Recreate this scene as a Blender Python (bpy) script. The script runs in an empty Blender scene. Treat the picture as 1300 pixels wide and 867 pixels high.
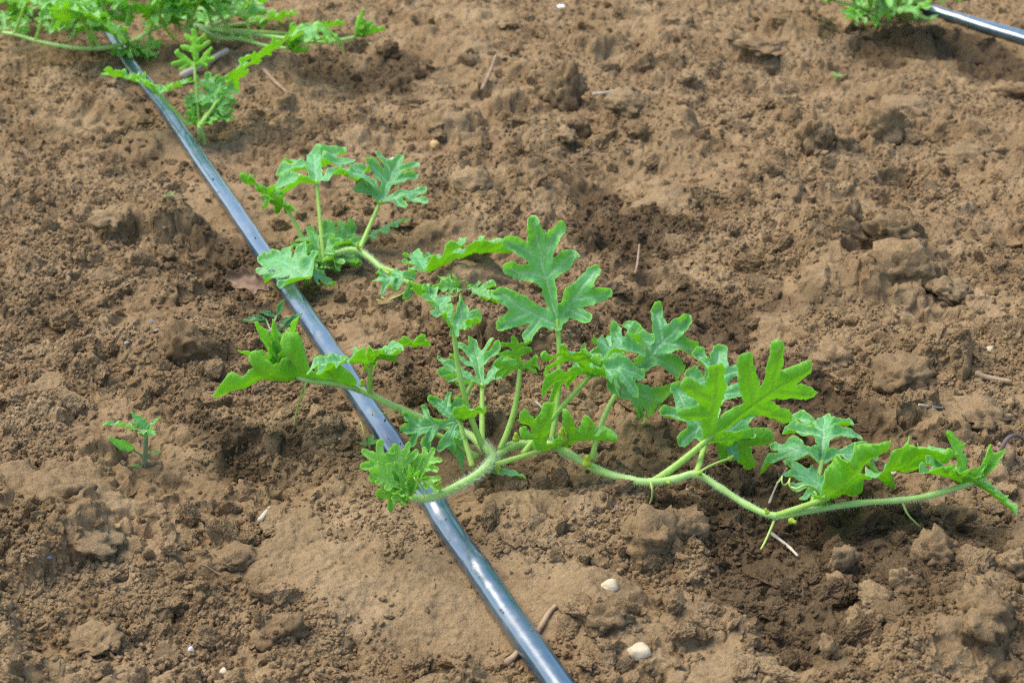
import bpy, math, random
import numpy as np
from mathutils import Vector, Matrix, noise as mnoise

# ------------------------------------------------------------------ camera, sky, sun, exposure
scene = bpy.context.scene
COL = scene.collection
R = math.radians
CAM_H = 0.607
FPX = 2167.0                       # focal length in photo pixels (1300 wide)
TILT = math.atan(1051.0 / FPX)
cam = bpy.data.objects.new('camera', bpy.data.cameras.new('camera'))
COL.objects.link(cam)
cam.location = (0, 0, CAM_H)
cam.rotation_euler = (math.pi / 2 - TILT, 0, 0)
cam.data.sensor_width = 36.0
cam.data.lens = 36.0 * FPX / 1300.0
cam.data.clip_start = 0.02
cam.data.clip_end = 2000.0
cam.data.dof.use_dof = True
cam.data.dof.focus_distance = 1.20
cam.data.dof.aperture_fstop = 14.0
scene.camera = cam

world = bpy.data.worlds.new('World')
scene.world = world
world.use_nodes = True
wn = world.node_tree
sky = wn.nodes.new('ShaderNodeTexSky')
sky.sky_type = 'NISHITA'
sky.sun_disc = False
SUN_EL, SUN_AZ = R(60), R(-66)      # azimuth from +Y towards +X
sky.sun_elevation = SUN_EL
sky.sun_rotation = SUN_AZ
sky.air_density = 1.0
sky.dust_density = 1.5
sky.ozone_density = 1.0
wn.nodes['Background'].inputs['Strength'].default_value = 0.125
wn.links.new(sky.outputs[0], wn.nodes['Background'].inputs['Color'])

sl = bpy.data.lights.new('sun', 'SUN')
sl.energy = 1.7
sl.angle = R(50)
sl.color = (1.0, 0.93, 0.82)
sun = bpy.data.objects.new('sun', sl)
COL.objects.link(sun)
_sd = Vector((math.sin(SUN_AZ) * math.cos(SUN_EL), math.cos(SUN_AZ) * math.cos(SUN_EL), math.sin(SUN_EL)))
sun.rotation_euler = _sd.to_track_quat('Z', 'Y').to_euler()
sun.location = _sd * 5

scene.view_settings.view_transform = 'Standard'
scene.view_settings.look = 'None'
scene.view_settings.gamma = 1.0
scene.view_settings.exposure = 1.40
scene.view_settings.use_curve_mapping = False
scene.cycles.use_denoising = False
scene.cycles.filter_width = 1.1
scene.cycles.max_bounces = 6
scene.cycles.diffuse_bounces = 3
scene.cycles.transmission_bounces = 6
scene.cycles.transparent_max_bounces = 6

# ------------------------------------------------------------------ places: a photo pixel at a known height or distance
CT, ST = math.cos(TILT), math.sin(TILT)
def ray(px, py):
    dx, dy = (px - 650.0) / FPX, (433.5 - py) / FPX
    return Vector((dx, CT + dy * ST, dy * CT - ST))
def atz(px, py, z=0.0):
    d = ray(px, py); t = (z - CAM_H) / d.z
    return Vector((d.x * t, d.y * t, z))
def aty(px, py, y):
    d = ray(px, py); t = y / d.y
    return Vector((d.x * t, y, CAM_H + d.z * t))

# ------------------------------------------------------------------ noise
def _hash(ix, iy, seed):
    h = (ix.astype(np.int64) * 374761393 + iy.astype(np.int64) * 668265263 + seed * 974634777) & 0xFFFFFFFF
    h = ((h ^ (h >> 13)) * 1274126177) & 0xFFFFFFFF
    h = h ^ (h >> 16)
    h = (h * 2246822519) & 0xFFFFFFFF
    return (h ^ (h >> 15)) & 0xFFFFFFFF
def h01(ix, iy, seed):
    return _hash(ix, iy, seed) / 4294967295.0
GCOS, GSIN = np.cos(np.arange(1024) * 6.2831853 / 1024).astype(np.float32), np.sin(np.arange(1024) * 6.2831853 / 1024).astype(np.float32)
def perlin(x, y, seed):
    ix, iy = np.floor(x), np.floor(y)
    fx, fy = (x - ix).astype(np.float32), (y - iy).astype(np.float32)
    ix, iy = ix.astype(np.int64), iy.astype(np.int64)
    u = fx * fx * fx * (fx * (fx * 6 - 15) + 10); v = fy * fy * fy * (fy * (fy * 6 - 15) + 10)
    def g(a, b, cx, cy):
        h = (_hash(a, b, seed) & 1023).astype(np.int32)
        return GCOS[h] * cx + GSIN[h] * cy
    n00 = g(ix, iy, fx, fy); n10 = g(ix + 1, iy, fx - 1, fy)
    n01 = g(ix, iy + 1, fx, fy - 1); n11 = g(ix + 1, iy + 1, fx - 1, fy - 1)
    return ((n00 * (1 - u) + n10 * u) * (1 - v) + (n01 * (1 - u) + n11 * u) * v) * 1.5
def fbm(x, y, sc, octs, seed, gain=0.5):
    o = 0; a = 1.0; f = 1.0 / sc
    for k in range(octs):
        o = o + a * perlin(x * f + 17.3 * k, y * f - 9.1 * k, seed + k); a *= gain; f *= 2.03
    return o
def sstep(a, b, x):
    t = np.clip((x - a) / (b - a), 0, 1); return t * t * (3 - 2 * t)

def plates(x, y, cell, seed, dens, amp, rmin, rmax, tilt, edge=0.25):
    """lumps and broken crust plates: one per cell, each with its own height, tilt and ragged outline"""
    qx, qy = (x / cell).astype(np.float32), (y / cell).astype(np.float32)
    ix, iy = np.floor(qx).astype(np.int64), np.floor(qy).astype(np.int64)
    w = (0.34 * perlin(qx * 1.9, qy * 1.9, seed + 50) + 0.20 * perlin(qx * 4.3, qy * 4.3, seed + 51)).astype(np.float32)
    out = np.zeros(x.shape, np.float32)
    for a in (-1, 0, 1):
        for b in (-1, 0, 1):
            cx, cy = ix + a, iy + b
            hA, hB = _hash(cx, cy, seed), _hash(cx, cy, seed + 1)
            f = lambda h, k: ((h >> k) & 255).astype(np.float32) / 255.0
            m = np.nonzero(f(hA, 0) < dens)
            hA, hB, ww = hA[m], hB[m], w[m]
            dx = qx[m] - (cx[m] + f(hA, 8)).astype(np.float32); dy = qy[m] - (cy[m] + f(hA, 16)).astype(np.float32)
            r = rmin + (rmax - rmin) * f(hA, 24) ** 2
            th = f(hB, 0) * 6.2831853; el = 0.6 + 0.4 * f(hB, 8)
            c, s = np.cos(th), np.sin(th)
            ex, ey = np.abs(dx * c + dy * s), np.abs((-dx * s + dy * c) / el)
            d = np.sqrt(ex * ex + ey * ey) * 0.6 + np.maximum(ex, ey) * 0.45 + ww * r * 1.3
            h0 = amp * (0.35 + 0.65 * f(hB, 16)) * r / rmax
            th2 = f(hB, 24) * 6.2831853
            top = h0 * (1 + tilt * (dx * np.cos(th2) + dy * np.sin(th2)) / r) * (1 - 0.35 * np.clip(d / r, 0, 1) ** 2)
            out[m] = np.maximum(out[m], top * sstep(1.0, 1.0 - edge, d / r))
    return out.astype(float)

# ------------------------------------------------------------------ the lie of the land (all positions on the ground)
PIPE_PX = [(760, 935), (706, 860), (634, 760), (590, 700), (549, 640), (500, 567), (450, 492), (400, 415), (345, 330), (290, 250), (241, 180), (200, 122), (168, 85), (140, 40), (118, 0), (60, -95), (20, -170)]
PIPE2_PX = [(1085, -13), (1165, 8), (1232, 26), (1300, 46), (1400, 78), (1600, 150)]
def extend(pts, a=2.0, b=4.0):
    p0 = pts[0] + (pts[0] - pts[1]).normalized() * a
    p1 = pts[-1] + (pts[-1] - pts[-2]).normalized() * b
    return [p0] + pts + [p1]
def spline(pts, n):
    pts = [Vector(p) for p in pts]
    P = [pts[0] * 2 - pts[1]] + pts + [pts[-1] * 2 - pts[-2]]
    out = []
    for i in range(1, len(P) - 2):
        for k in range(n):
            t = k / n
            a, b, c, d = P[i - 1], P[i], P[i + 1], P[i + 2]
            out.append(0.5 * ((2 * b) + (c - a) * t + (2 * a - 5 * b + 4 * c - d) * t * t + (3 * b - a - 3 * c + d) * t ** 3))
    out.append(pts[-1])
    return out
pipe_ground = spline(extend([atz(x, y, 0.008) for x, y in PIPE_PX], 3, 6), 12)
pipe2_ground = spline(extend([atz(x, y, 0.008) for x, y in PIPE2_PX], 6, 3), 12)
def poly_dist(x, y, pts):
    pts = pts[::3] + [pts[-1]]
    x = x.astype(np.float32); y = y.astype(np.float32)
    d = np.full(x.shape, 1e9, np.float32); sgn = 0
    for a, b in zip(pts[:-1], pts[1:]):
        ex, ey = b.x - a.x, b.y - a.y; l2 = ex * ex + ey * ey + 1e-12
        t = np.clip(((x - a.x) * ex + (y - a.y) * ey) / l2, 0, 1)
        px, py = x - a.x - t * ex, y - a.y - t * ey
        d = np.minimum(d, px * px + py * py)
    return np.sqrt(d), sgn

# (photo x, photo y, half width px, half height px, height m): gentle swells and hollows
SWELLS = [
    (330, 590, 90, 50, -0.008), (300, 345, 75, 40, -0.014), (770, 260, 60, 60, -0.012), (900, 390, 90, 35, -0.012),
    (1000, 520, 110, 45, -0.010), (500, 85, 90, 35, -0.005), (1130, 600, 130, 40, -0.006), (990, 690, 130, 40, -0.010),
    (1000, 790, 90, 40, -0.005), (1180, 700, 70, 40, 0.010), (820, 660, 120, 50, 0.016), (1180, 800, 80, 40, 0.010),
    (730, 130, 80, 40, 0.014), (1080, 170, 120, 35, 0.014), (600, 230, 80, 40, 0.010), (1100, 320, 120, 50, 0.012),
    (220, 440, 90, 45, 0.012), (90, 300, 110, 60, 0.010), (70, 610, 90, 50, 0.010), (330, 770, 90, 40, 0.010),
    (640, 690, 120, 60, 0.006), (1230, 470, 100, 50, 0.012), (660, 450, 120, 60, 0.006), (380, 110, 80, 40, 0.008),
    (930, 230, 90, 40, 0.010), (850, 60, 120, 30, 0.008), (1190, 60, 160, 28, -0.004), (780, 800, 70, 45, 0.010)]
DAMP = [
    (500, 85, 75, 28, 1.0), (440, 75, 60, 20, .5), (690, 185, 55, 25, .5), (770, 255, 60, 50, 1.0), (820, 320, 75, 35, .9), (930, 385, 100, 28, .9),
    (890, 430, 60, 30, .8), (990, 500, 120, 40, .8), (1080, 560, 120, 35, .9), (960, 610, 80, 40, .6), (1010, 690, 170, 55, .9),
    (1010, 780, 130, 60, .9), (1200, 690, 120, 60, .7), (1180, 770, 60, 30, .5), (900, 700, 60, 40, .7), (335, 595, 60, 42, .85), (310, 570, 70, 30, .6),
    (290, 340, 75, 45, .9), (330, 420, 50, 30, .8), (265, 300, 50, 25, .6), (200, 120, 50, 25, .6), (480, 470, 70, 60, .5),
    (1200, 62, 160, 20, 1.0), (1120, 38, 90, 12, 1.0), (1290, 90, 60, 20, .7), (640, 620, 60, 20, .5), (430, 640, 60, 25, .35),
    (40, 440, 40, 40, .4), (60, 660, 60, 25, .4), (230, 610, 60, 30, .35), (880, 640, 60, 40, .5), (1250, 420, 50, 30, .3), (150, 190, 60, 20, .4),
    (560, 560, 60, 40, .5), (580, 470, 50, 40, .5), (700, 480, 60, 40, .3), (120, 60, 90, 20, .5)]
SMOOTH = [(430, 720, 110, 120, .75), (600, 760, 120, 80, .75), (730, 760, 60, 60, .7), (70, 620, 60, 40, .9), (130, 650, 60, 25, .8), (900, 830, 90, 40, .7),
          (1230, 790, 60, 40, .7), (700, 650, 90, 30, .6), (570, 580, 40, 30, .5), (1230, 500, 60, 20, .5), (860, 255, 50, 20, .7), (600, 235, 50, 22, .6), (360, 680, 50, 40, .6), (640, 30, 40, 14, .5)]
def patch_field(x, y, items, wob, seed, power=1.0):
    wx = x + wob * fbm(x, y, 0.07, 3, seed); wy = y + wob * fbm(x, y, 0.07, 3, seed + 9)
    o = np.zeros_like(x)
    for px, py, hw, hh, v in items:
        c = atz(px, py); e = atz(px + hw, py); f = atz(px, py - hh); g = atz(px, py + hh)
        sx = abs(e.x - c.x); sy = 0.5 * abs(f.y - g.y)
        q = ((wx - c.x) / sx) ** 2 + ((wy - c.y) / sy) ** 2
        o = o + v * np.exp(-q * 0.9 * power)
    return o

def land(x, y):
    """height, dampness, crustiness at ground positions"""
    x = np.asarray(x, float); y = np.asarray(y, float)
    d1, s1 = poly_dist(x, y, pipe_ground); d2, s2 = poly_dist(x, y, pipe2_ground)
    dp = np.minimum(d1, d2)
    far = np.clip((np.hypot(x, y - 1.5) - 2.2) / 1.5, 0, 1)
    keep = 1 - far
    damp = patch_field(x, y, DAMP, 0.05, 300)
    smooth = np.clip(patch_field(x, y, SMOOTH, 0.04, 330), 0, 1)
    smooth = sstep(0.25, 0.75, smooth)
    z = patch_field(x, y, SWELLS, 0.03, 360)
    z = z + 0.012 * fbm(x, y, 0.45, 2, 11) + 0.008 * fbm(x, y, 0.13, 2, 21)
    rough = (1 - 0.85 * smooth)
    nearp = sstep(0.012, 0.05, dp)                      # soil lies flat along the pipes
    rough = rough * (0.25 + 0.75 * nearp)
    mid = 0.5 + 0.5 * np.clip(fbm(x, y, 0.22, 2, 33) * 1.3, -1, 1)
    wx = x + 0.006 * fbm(x, y, 0.02, 2, 61); wy = y + 0.006 * fbm(x, y, 0.02, 2, 67)
    pa = plates(wx, wy, 0.150, 101, 0.55, 0.040, 0.22, 0.66, 0.9, 0.38)
    pb = plates(wx, wy, 0.080, 115, 0.55, 0.026, 0.20, 0.62, 0.8, 0.36)
    pc = plates(wx, wy, 0.046, 131, 0.55, 0.0155, 0.20, 0.62, 0.7, 0.38)
    lump = (pa + pb + pc) * (0.35 + 0.75 * mid)
    lump = lump + plates(wx, wy, 0.024, 161, 0.50, 0.0068, 0.18, 0.60, 0.5, 0.45) * 0.9
    pits = plates(wx, wy, 0.075, 231, 0.42, 0.019, 0.10, 0.42, 0.2, 0.6) + plates(wx, wy, 0.033, 261, 0.40, 0.010, 0.10, 0.40, 0.2, 0.6)
    r1 = 0.5 - np.abs(fbm(x, y, 0.045, 3, 71)); r2 = 0.5 - np.abs(fbm(wx, wy, 0.017, 3, 75))
    fine = 0.0070 * r1 + 0.0036 * r2 - 0.004 + 0.0022 * fbm(wx, wy, 0.009, 2, 78) + 0.0013 * fbm(x, y, 0.0042, 2, 81, 0.6)
    sel = plates(wx, wy, 0.095, 501, 0.45, 1.0, 0.25, 0.62, 0.2, 0.25)
    fine = fine * (1 - 0.68 * np.clip(sel * 1.6, 0, 1))
    crust = 0.0032 * fbm(x, y, 0.035, 4, 91, .6) + 0.0009 * fbm(x, y, 0.0045, 2, 95)
    cr = np.abs(fbm(x, y, 0.05, 3, 401)); crm = np.clip(fbm(x, y, 0.12, 2, 411) * 2, 0, 1)
    crack = -0.007 * sstep(0.030, 0.0, cr) * crm * smooth * nearp
    rise = 0.012 * sstep(0.0, 1.0, smooth) * 0.4
    z = z + keep * (rough * (lump * 0.92 - pits + fine) + (1 - rough) * crust + crack + rise)
    damp = damp + 0.30 * fbm(x, y, 0.09, 4, 421) + 0.12 * fbm(x, y, 0.02, 2, 431)
    damp = np.clip(sstep(0.22, 0.85, damp), 0, 1) * (1 - 0.5 * smooth)
    flat = sstep(0.036, 0.0095, dp)
    z = z * (1 - flat) + (-0.0015 + 0.35 * z + 0.0055 * np.clip(fbm(x, y, 0.05, 3, 441) + 0.1, 0, 1)) * flat
    return z, damp, smooth
class Lookup: pass
LK = Lookup()
def look(x, y):
    """the soil mesh read back at ground positions"""
    x = np.asarray(x, float); y = np.asarray(y, float)
    i = np.clip(np.searchsorted(LK.v, y) - 1, 0, len(LK.v) - 2); ty = np.clip((y - LK.v[i]) / (LK.v[i + 1] - LK.v[i]), 0, 1)
    uu = x / (0.355 * np.clip(y, LK.y0, LK.y1) + 0.05)
    j = np.clip(np.searchsorted(LK.u, uu) - 1, 0, len(LK.u) - 2); tx = np.clip((uu - LK.u[j]) / (LK.u[j + 1] - LK.u[j]), 0, 1)
    out = []
    for A in (LK.Z, LK.D, LK.S):
        out.append((A[i, j] * (1 - tx) + A[i, j + 1] * tx) * (1 - ty) + (A[i + 1, j] * (1 - tx) + A[i + 1, j + 1] * tx) * ty)
    return out
def ground(px, py, z0=0.0):
    """the point of the soil surface that a photo pixel shows"""
    p = atz(px, py, z0)
    for k in range(4):
        z = soil_z(p.x, p.y); p = atz(px, py, 0.5 * (z + p.z) if k < 3 else z)
    return p
def soil_z(x, y):
    return float(look(np.array([x]), np.array([y]))[0][0])

# ------------------------------------------------------------------ materials
def new_mat(name):
    m = bpy.data.materials.new(name); m.use_nodes = True
    nt = m.node_tree; nt.nodes.clear()
    return m, nt, nt.nodes.new('ShaderNodeOutputMaterial')
def nd(nt, t, **kw):
    n = nt.nodes.new(t)
    for k, v in kw.items():
        if k in n.inputs: n.inputs[k].default_value = v
        else: setattr(n, k, v)
    return n
def mixc(nt, fac, a, b, blend='MIX'):
    n = nt.nodes.new('ShaderNodeMix'); n.data_type = 'RGBA'; n.blend_type = blend
    for s, v in ((n.inputs[0], fac), (n.inputs[6], a), (n.inputs[7], b)):
        if isinstance(v, bpy.types.NodeSocket): nt.links.new(v, s)
        elif isinstance(v, (int, float)): s.default_value = v
        else: s.default_value = (*v, 1)
    return n.outputs[2]
def math_n(nt, op, a, b=0.0, clamp=False):
    n = nt.nodes.new('ShaderNodeMath'); n.operation = op; n.use_clamp = clamp
    for s, v in zip(n.inputs, (a, b)):
        if isinstance(v, bpy.types.NodeSocket): nt.links.new(v, s)
        else: s.default_value = v
    return n.outputs[0]
def ramp(nt, fac, stops):
    n = nt.nodes.new('ShaderNodeValToRGB'); nt.links.new(fac, n.inputs[0])
    e = n.color_ramp.elements
    while len(e) < len(stops): e.new(0.5)
    for el, (p, c) in zip(e, stops): el.position = p; el.color = (*c, 1) if len(c) == 3 else c
    return n.outputs[0]
def noise_n(nt, vec, scale, detail=4, rough=0.55, dist=0.0):
    n = nd(nt, 'ShaderNodeTexNoise', Scale=scale, Detail=detail, Roughness=rough, Distortion=dist)
    if vec is not None: nt.links.new(vec, n.inputs['Vector'])
    return n.outputs[0]

def soil_material(name, atype='GEOMETRY', coord='Position'):
    m, nt, out = new_mat(name)
    if coord == 'Position': vec = nd(nt, 'ShaderNodeNewGeometry').outputs['Position']
    else: vec = nd(nt, 'ShaderNodeTexCoord').outputs['Object']
    damp = nd(nt, 'ShaderNodeAttribute', attribute_name='damp', attribute_type=atype).outputs['Fac']
    crust = nd(nt, 'ShaderNodeAttribute', attribute_name='crust', attribute_type=atype).outputs['Fac']
    n1 = noise_n(nt, vec, 14, 5, 0.6); n2 = noise_n(nt, vec, 160, 4, 0.65); n3 = noise_n(nt, vec, 900, 3, 0.7)
    dry = ramp(nt, n1, [(0.30, (0.242, 0.156, 0.075)), (0.52, (0.358, 0.243, 0.125)), (0.72, (0.450, 0.320, 0.176))])
    dry = mixc(nt, math_n(nt, 'MULTIPLY', crust, 0.35), dry, (0.390, 0.280, 0.155))
    wet = ramp(nt, n1, [(0.3, (0.070, 0.046, 0.023)), (0.7, (0.122, 0.081, 0.042))])
    c = mixc(nt, math_n(nt, 'MULTIPLY', damp, 0.8), dry, wet)
    c = mixc(nt, 0.65, c, ramp(nt, n2, [(0.25, (0.42, 0.40, 0.37)), (0.5, (0.80, 0.79, 0.77)), (0.78, (1, 1, 1))]), 'MULTIPLY')
    c = mixc(nt, 0.65, c, ramp(nt, n3, [(0.3, (0.50, 0.48, 0.45)), (0.62, (1, 1, 1))]), 'MULTIPLY')
    spk = ramp(nt, noise_n(nt, vec, 420, 1, 0.4), [(0.74, (0, 0, 0)), (0.80, (1, 1, 1))])
    c = mixc(nt, math_n(nt, 'MULTIPLY', spk, 0.45), c, (0.50, 0.39, 0.25))
    bs = nd(nt, 'ShaderNodeBsdfPrincipled', Roughness=0.95)
    nt.links.new(c, bs.inputs['Base Color'])
    bs.inputs['Specular IOR Level'].default_value = 0.12
    b1 = nd(nt, 'ShaderNodeBump', Strength=1.0, Distance=0.0019)
    nt.links.new(noise_n(nt, vec, 420, 5, 0.72), b1.inputs['Height'])
    b2 = nd(nt, 'ShaderNodeBump', Strength=0.6, Distance=0.004)
    nt.links.new(noise_n(nt, vec, 130, 4, 0.6), b2.inputs['Height']); nt.links.new(b1.outputs[0], b2.inputs['Normal'])
    nt.links.new(b2.outputs[0], bs.inputs['Normal'])
    nt.links.new(bs.outputs[0], out.inputs[0])
    return m
M_SOIL = soil_material('soil')
M_CRUMB = soil_material('soil_crumb', 'INSTANCER')

def leaf_material(name, blade, blade2, vein, transl, tfac, rough, spec, sheen=0.0, veinmix=0.8):
    m, nt, out = new_mat(name)
    vec = nd(nt, 'ShaderNodeTexCoord').outputs['Object']
    va = nd(nt, 'ShaderNodeAttribute', attribute_name='vein').outputs['Fac']
    yg = nd(nt, 'ShaderNodeAttribute', attribute_name='young').outputs['Fac']
    rnd = nd(nt, 'ShaderNodeObjectInfo').outputs['Random']
    n1 = noise_n(nt, vec, 55, 4, 0.6)
    c = mixc(nt, ramp(nt, n1, [(0.35, (0, 0, 0)), (0.68, (1, 1, 1))]), blade, blade2)
    c = mixc(nt, math_n(nt, 'MULTIPLY', rnd, 0.55), c, (0.8 * blade[0], 0.88 * blade[1], 1.0 * blade[2] + 0.03 * (name == 'leaf_upper')))
    c = mixc(nt, math_n(nt, 'MULTIPLY', yg, 0.9), c, (0.30, 0.60, 0.05))  # yellow-green of young leaves; far foliage takes it as painted backlight
    c = mixc(nt, math_n(nt, 'MULTIPLY', va, veinmix), c, vein)
    c = mixc(nt, math_n(nt, 'MULTIPLY', nd(nt, 'ShaderNodeAttribute', attribute_name='rim').outputs['Fac'], 0.5), c, (0.36, 0.58, 0.16))
    vo = nd(nt, 'ShaderNodeTexVoronoi', feature='DISTANCE_TO_EDGE', Scale=260.0); nt.links.new(vec, vo.inputs['Vector'])
    cell = ramp(nt, vo.outputs['Distance'], [(0.0, (0.80, 0.80, 0.74)), (0.12, (1, 1, 1))])
    c = mixc(nt, 0.8, c, cell, 'MULTIPLY')
    sp = ramp(nt, noise_n(nt, vec, 330, 1, 0.4), [(0.72, (0, 0, 0)), (0.78, (1, 1, 1))])
    c = mixc(nt, math_n(nt, 'MULTIPLY', sp, 0.35), c, (0.12, 0.13, 0.03))
    bs = nd(nt, 'ShaderNodeBsdfPrincipled', Roughness=rough)
    bs.inputs['Specular IOR Level'].default_value = spec
    bs.inputs['Sheen Weight'].default_value = sheen
    nt.links.new(c, bs.inputs['Base Color'])
    bp = nd(nt, 'ShaderNodeBump', Strength=0.55, Distance=0.0012)
    nt.links.new(math_n(nt, 'SUBTRACT', vo.outputs['Distance'], math_n(nt, 'MULTIPLY', va, 0.5)), bp.inputs['Height'])
    b2 = nd(nt, 'ShaderNodeBump', Strength=0.4, Distance=0.0016)
    nt.links.new(noise_n(nt, vec, 110, 2, 0.5), b2.inputs['Height']); nt.links.new(bp.outputs[0], b2.inputs['Normal'])
    nt.links.new(b2.outputs[0], bs.inputs['Normal'])
    tr = nd(nt, 'ShaderNodeBsdfTranslucent')
    tc = mixc(nt, math_n(nt, 'MULTIPLY', va, 0.5), transl, tuple(0.75 * v for v in transl))
    nt.links.new(tc, tr.inputs['Color']); nt.links.new(b2.outputs[0], tr.inputs['Normal'])
    mx = nd(nt, 'ShaderNodeMixShader', Fac=tfac)
    nt.links.new(bs.outputs[0], mx.inputs[1]); nt.links.new(tr.outputs[0], mx.inputs[2])
    nt.links.new(mx.outputs[0], out.inputs[0])
    return m
M_TOP = leaf_material('leaf_upper', (0.130, 0.415, 0.135), (0.200, 0.520, 0.235), (0.52, 0.74, 0.48), (0.58, 0.95, 0.08), 0.44, 0.38, 0.50, 0.12, 0.6)
M_UND = leaf_material('leaf_under', (0.155, 0.42, 0.035), (0.210, 0.50, 0.055), (0.36, 0.46, 0.10), (0.60, 0.95, 0.08), 0.48, 0.60, 0.25, 0.0, 0.55)
M_DTOP = leaf_material('weed_leaf_upper', (0.070, 0.24, 0.115), (0.110, 0.31, 0.17), (0.28, 0.45, 0.28), (0.45, 0.85, 0.12), 0.4, 0.45, 0.4, 0.1)
M_DUND = leaf_material('weed_leaf_under', (0.100, 0.26, 0.040), (0.13, 0.30, 0.05), (0.20, 0.30, 0.08), (0.45, 0.85, 0.12), 0.4, 0.6, 0.25)

def plain_material(name, c1, c2, scale, rough=0.6, spec=0.3, bump=0.0, transl=None, bscale=None):
    m, nt, out = new_mat(name)
    vec = nd(nt, 'ShaderNodeTexCoord').outputs['Object']
    c = mixc(nt, ramp(nt, noise_n(nt, vec, scale, 4, 0.6), [(0.3, (0, 0, 0)), (0.7, (1, 1, 1))]), c1, c2)
    bs = nd(nt, 'ShaderNodeBsdfPrincipled', Roughness=rough)
    bs.inputs['Specular IOR Level'].default_value = spec
    nt.links.new(c, bs.inputs['Base Color'])
    if bump:
        b = nd(nt, 'ShaderNodeBump', Strength=0.7, Distance=bump)
        nt.links.new(noise_n(nt, vec, bscale or scale * 3, 4, 0.65), b.inputs['Height']); nt.links.new(b.outputs[0], bs.inputs['Normal'])
    sh = bs.outputs[0]
    if transl:
        tr = nd(nt, 'ShaderNodeBsdfTranslucent', Color=(*transl, 1)); mx = nd(nt, 'ShaderNodeMixShader', Fac=0.3)
        nt.links.new(sh, mx.inputs[1]); nt.links.new(tr.outputs[0], mx.inputs[2]); sh = mx.outputs[0]
    nt.links.new(sh, out.inputs[0])
    return m
M_STEM = plain_material('stem_green', (0.33, 0.54, 0.08), (0.46, 0.64, 0.16), 90, 0.5, 0.35, 0.0006, (0.5, 0.8, 0.15))
M_VINE = plain_material('vine_green', (0.40, 0.62, 0.15), (0.54, 0.74, 0.27), 70, 0.5, 0.35, 0.0006, (0.5, 0.8, 0.2))
M_HAIR = plain_material('plant_hair', (0.62, 0.72, 0.50), (0.75, 0.82, 0.66), 40, 0.6, 0.3, 0.0, (0.85, 0.9, 0.7))
M_BUD = plain_material('bud_yellow_green', (0.28, 0.46, 0.05), (0.50, 0.58, 0.06), 220, 0.5, 0.3, 0.0006, (0.7, 0.8, 0.1))
M_TEND = plain_material('tendril_green', (0.34, 0.50, 0.10), (0.48, 0.58, 0.16), 60, 0.5, 0.3)
M_WSTEM = plain_material('weed_stem', (0.17, 0.24, 0.09), (0.24, 0.28, 0.14), 90, 0.55, 0.3, 0.0005)
M_DEAD = plain_material('dead_leaf', (0.14, 0.085, 0.048), (0.27, 0.18, 0.115), 60, 0.8, 0.15, 0.0012)
M_TWIG = plain_material('twig_brown', (0.22, 0.14, 0.085), (0.36, 0.26, 0.17), 90, 0.8, 0.15, 0.0008)
M_STRAW = plain_material('straw_grey', (0.33, 0.28, 0.21), (0.50, 0.44, 0.34), 90, 0.75, 0.2, 0.0006)
M_DTWIG = plain_material('twig_dark', (0.10, 0.075, 0.065), (0.19, 0.14, 0.12), 90, 0.8, 0.15, 0.0006)
M_STONE = plain_material('stone_cream', (0.42, 0.33, 0.20), (0.60, 0.50, 0.34), 60, 0.75, 0.25, 0.0012)
M_WSTONE = plain_material('stone_white', (0.66, 0.66, 0.66), (0.78, 0.78, 0.80), 60, 0.5, 0.4, 0.0006)
M_OSTONE = plain_material('stone_ochre', (0.40, 0.24, 0.09), (0.52, 0.36, 0.17), 70, 0.7, 0.25, 0.001)
M_GSTONE = plain_material('stone_grey', (0.15, 0.15, 0.17), (0.22, 0.22, 0.25), 70, 0.7, 0.25, 0.001)

def pipe_material():
    m, nt, out = new_mat('drip_pipe_plastic')
    tc = nd(nt, 'ShaderNodeNewGeometry').outputs['Position']
    n1 = noise_n(nt, tc, 45, 4, 0.6)
    dust = ramp(nt, noise_n(nt, tc, 38, 6, 0.72, 0.4), [(0.46, (0, 0, 0)), (0.78, (1, 1, 1))])
    up = nd(nt, 'ShaderNodeSeparateXYZ'); nt.links.new(nd(nt, 'ShaderNodeNewGeometry').outputs['Normal'], up.inputs[0])
    c = mixc(nt, n1, (0.008, 0.040, 0.060), (0.018, 0.070, 0.110))
    c = mixc(nt, math_n(nt, 'MULTIPLY', dust, 0.32), c, (0.20, 0.17, 0.13))
    bs = nd(nt, 'ShaderNodeBsdfPrincipled', IOR=1.62)
    bs.inputs['Coat Weight'].default_value = 0.75; bs.inputs['Coat IOR'].default_value = 1.5; bs.inputs['Coat Roughness'].default_value = 0.18
    nt.links.new(c, bs.inputs['Base Color'])
    rr = ramp(nt, dust, [(0, (0.20, 0.20, 0.20)), (1, (0.50, 0.50, 0.50))]); nt.links.new(rr, bs.inputs['Roughness'])
    bs.inputs['Specular IOR Level'].default_value = 1.0
    b = nd(nt, 'ShaderNodeBump', Strength=0.3, Distance=0.004); nt.links.new(noise_n(nt, tc, 26, 2, 0.5), b.inputs['Height'])
    nt.links.new(b.outputs[0], bs.inputs['Normal'])
    nt.links.new(bs.outputs[0], out.inputs[0])
    return m
M_PIPE = pipe_material()

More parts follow.
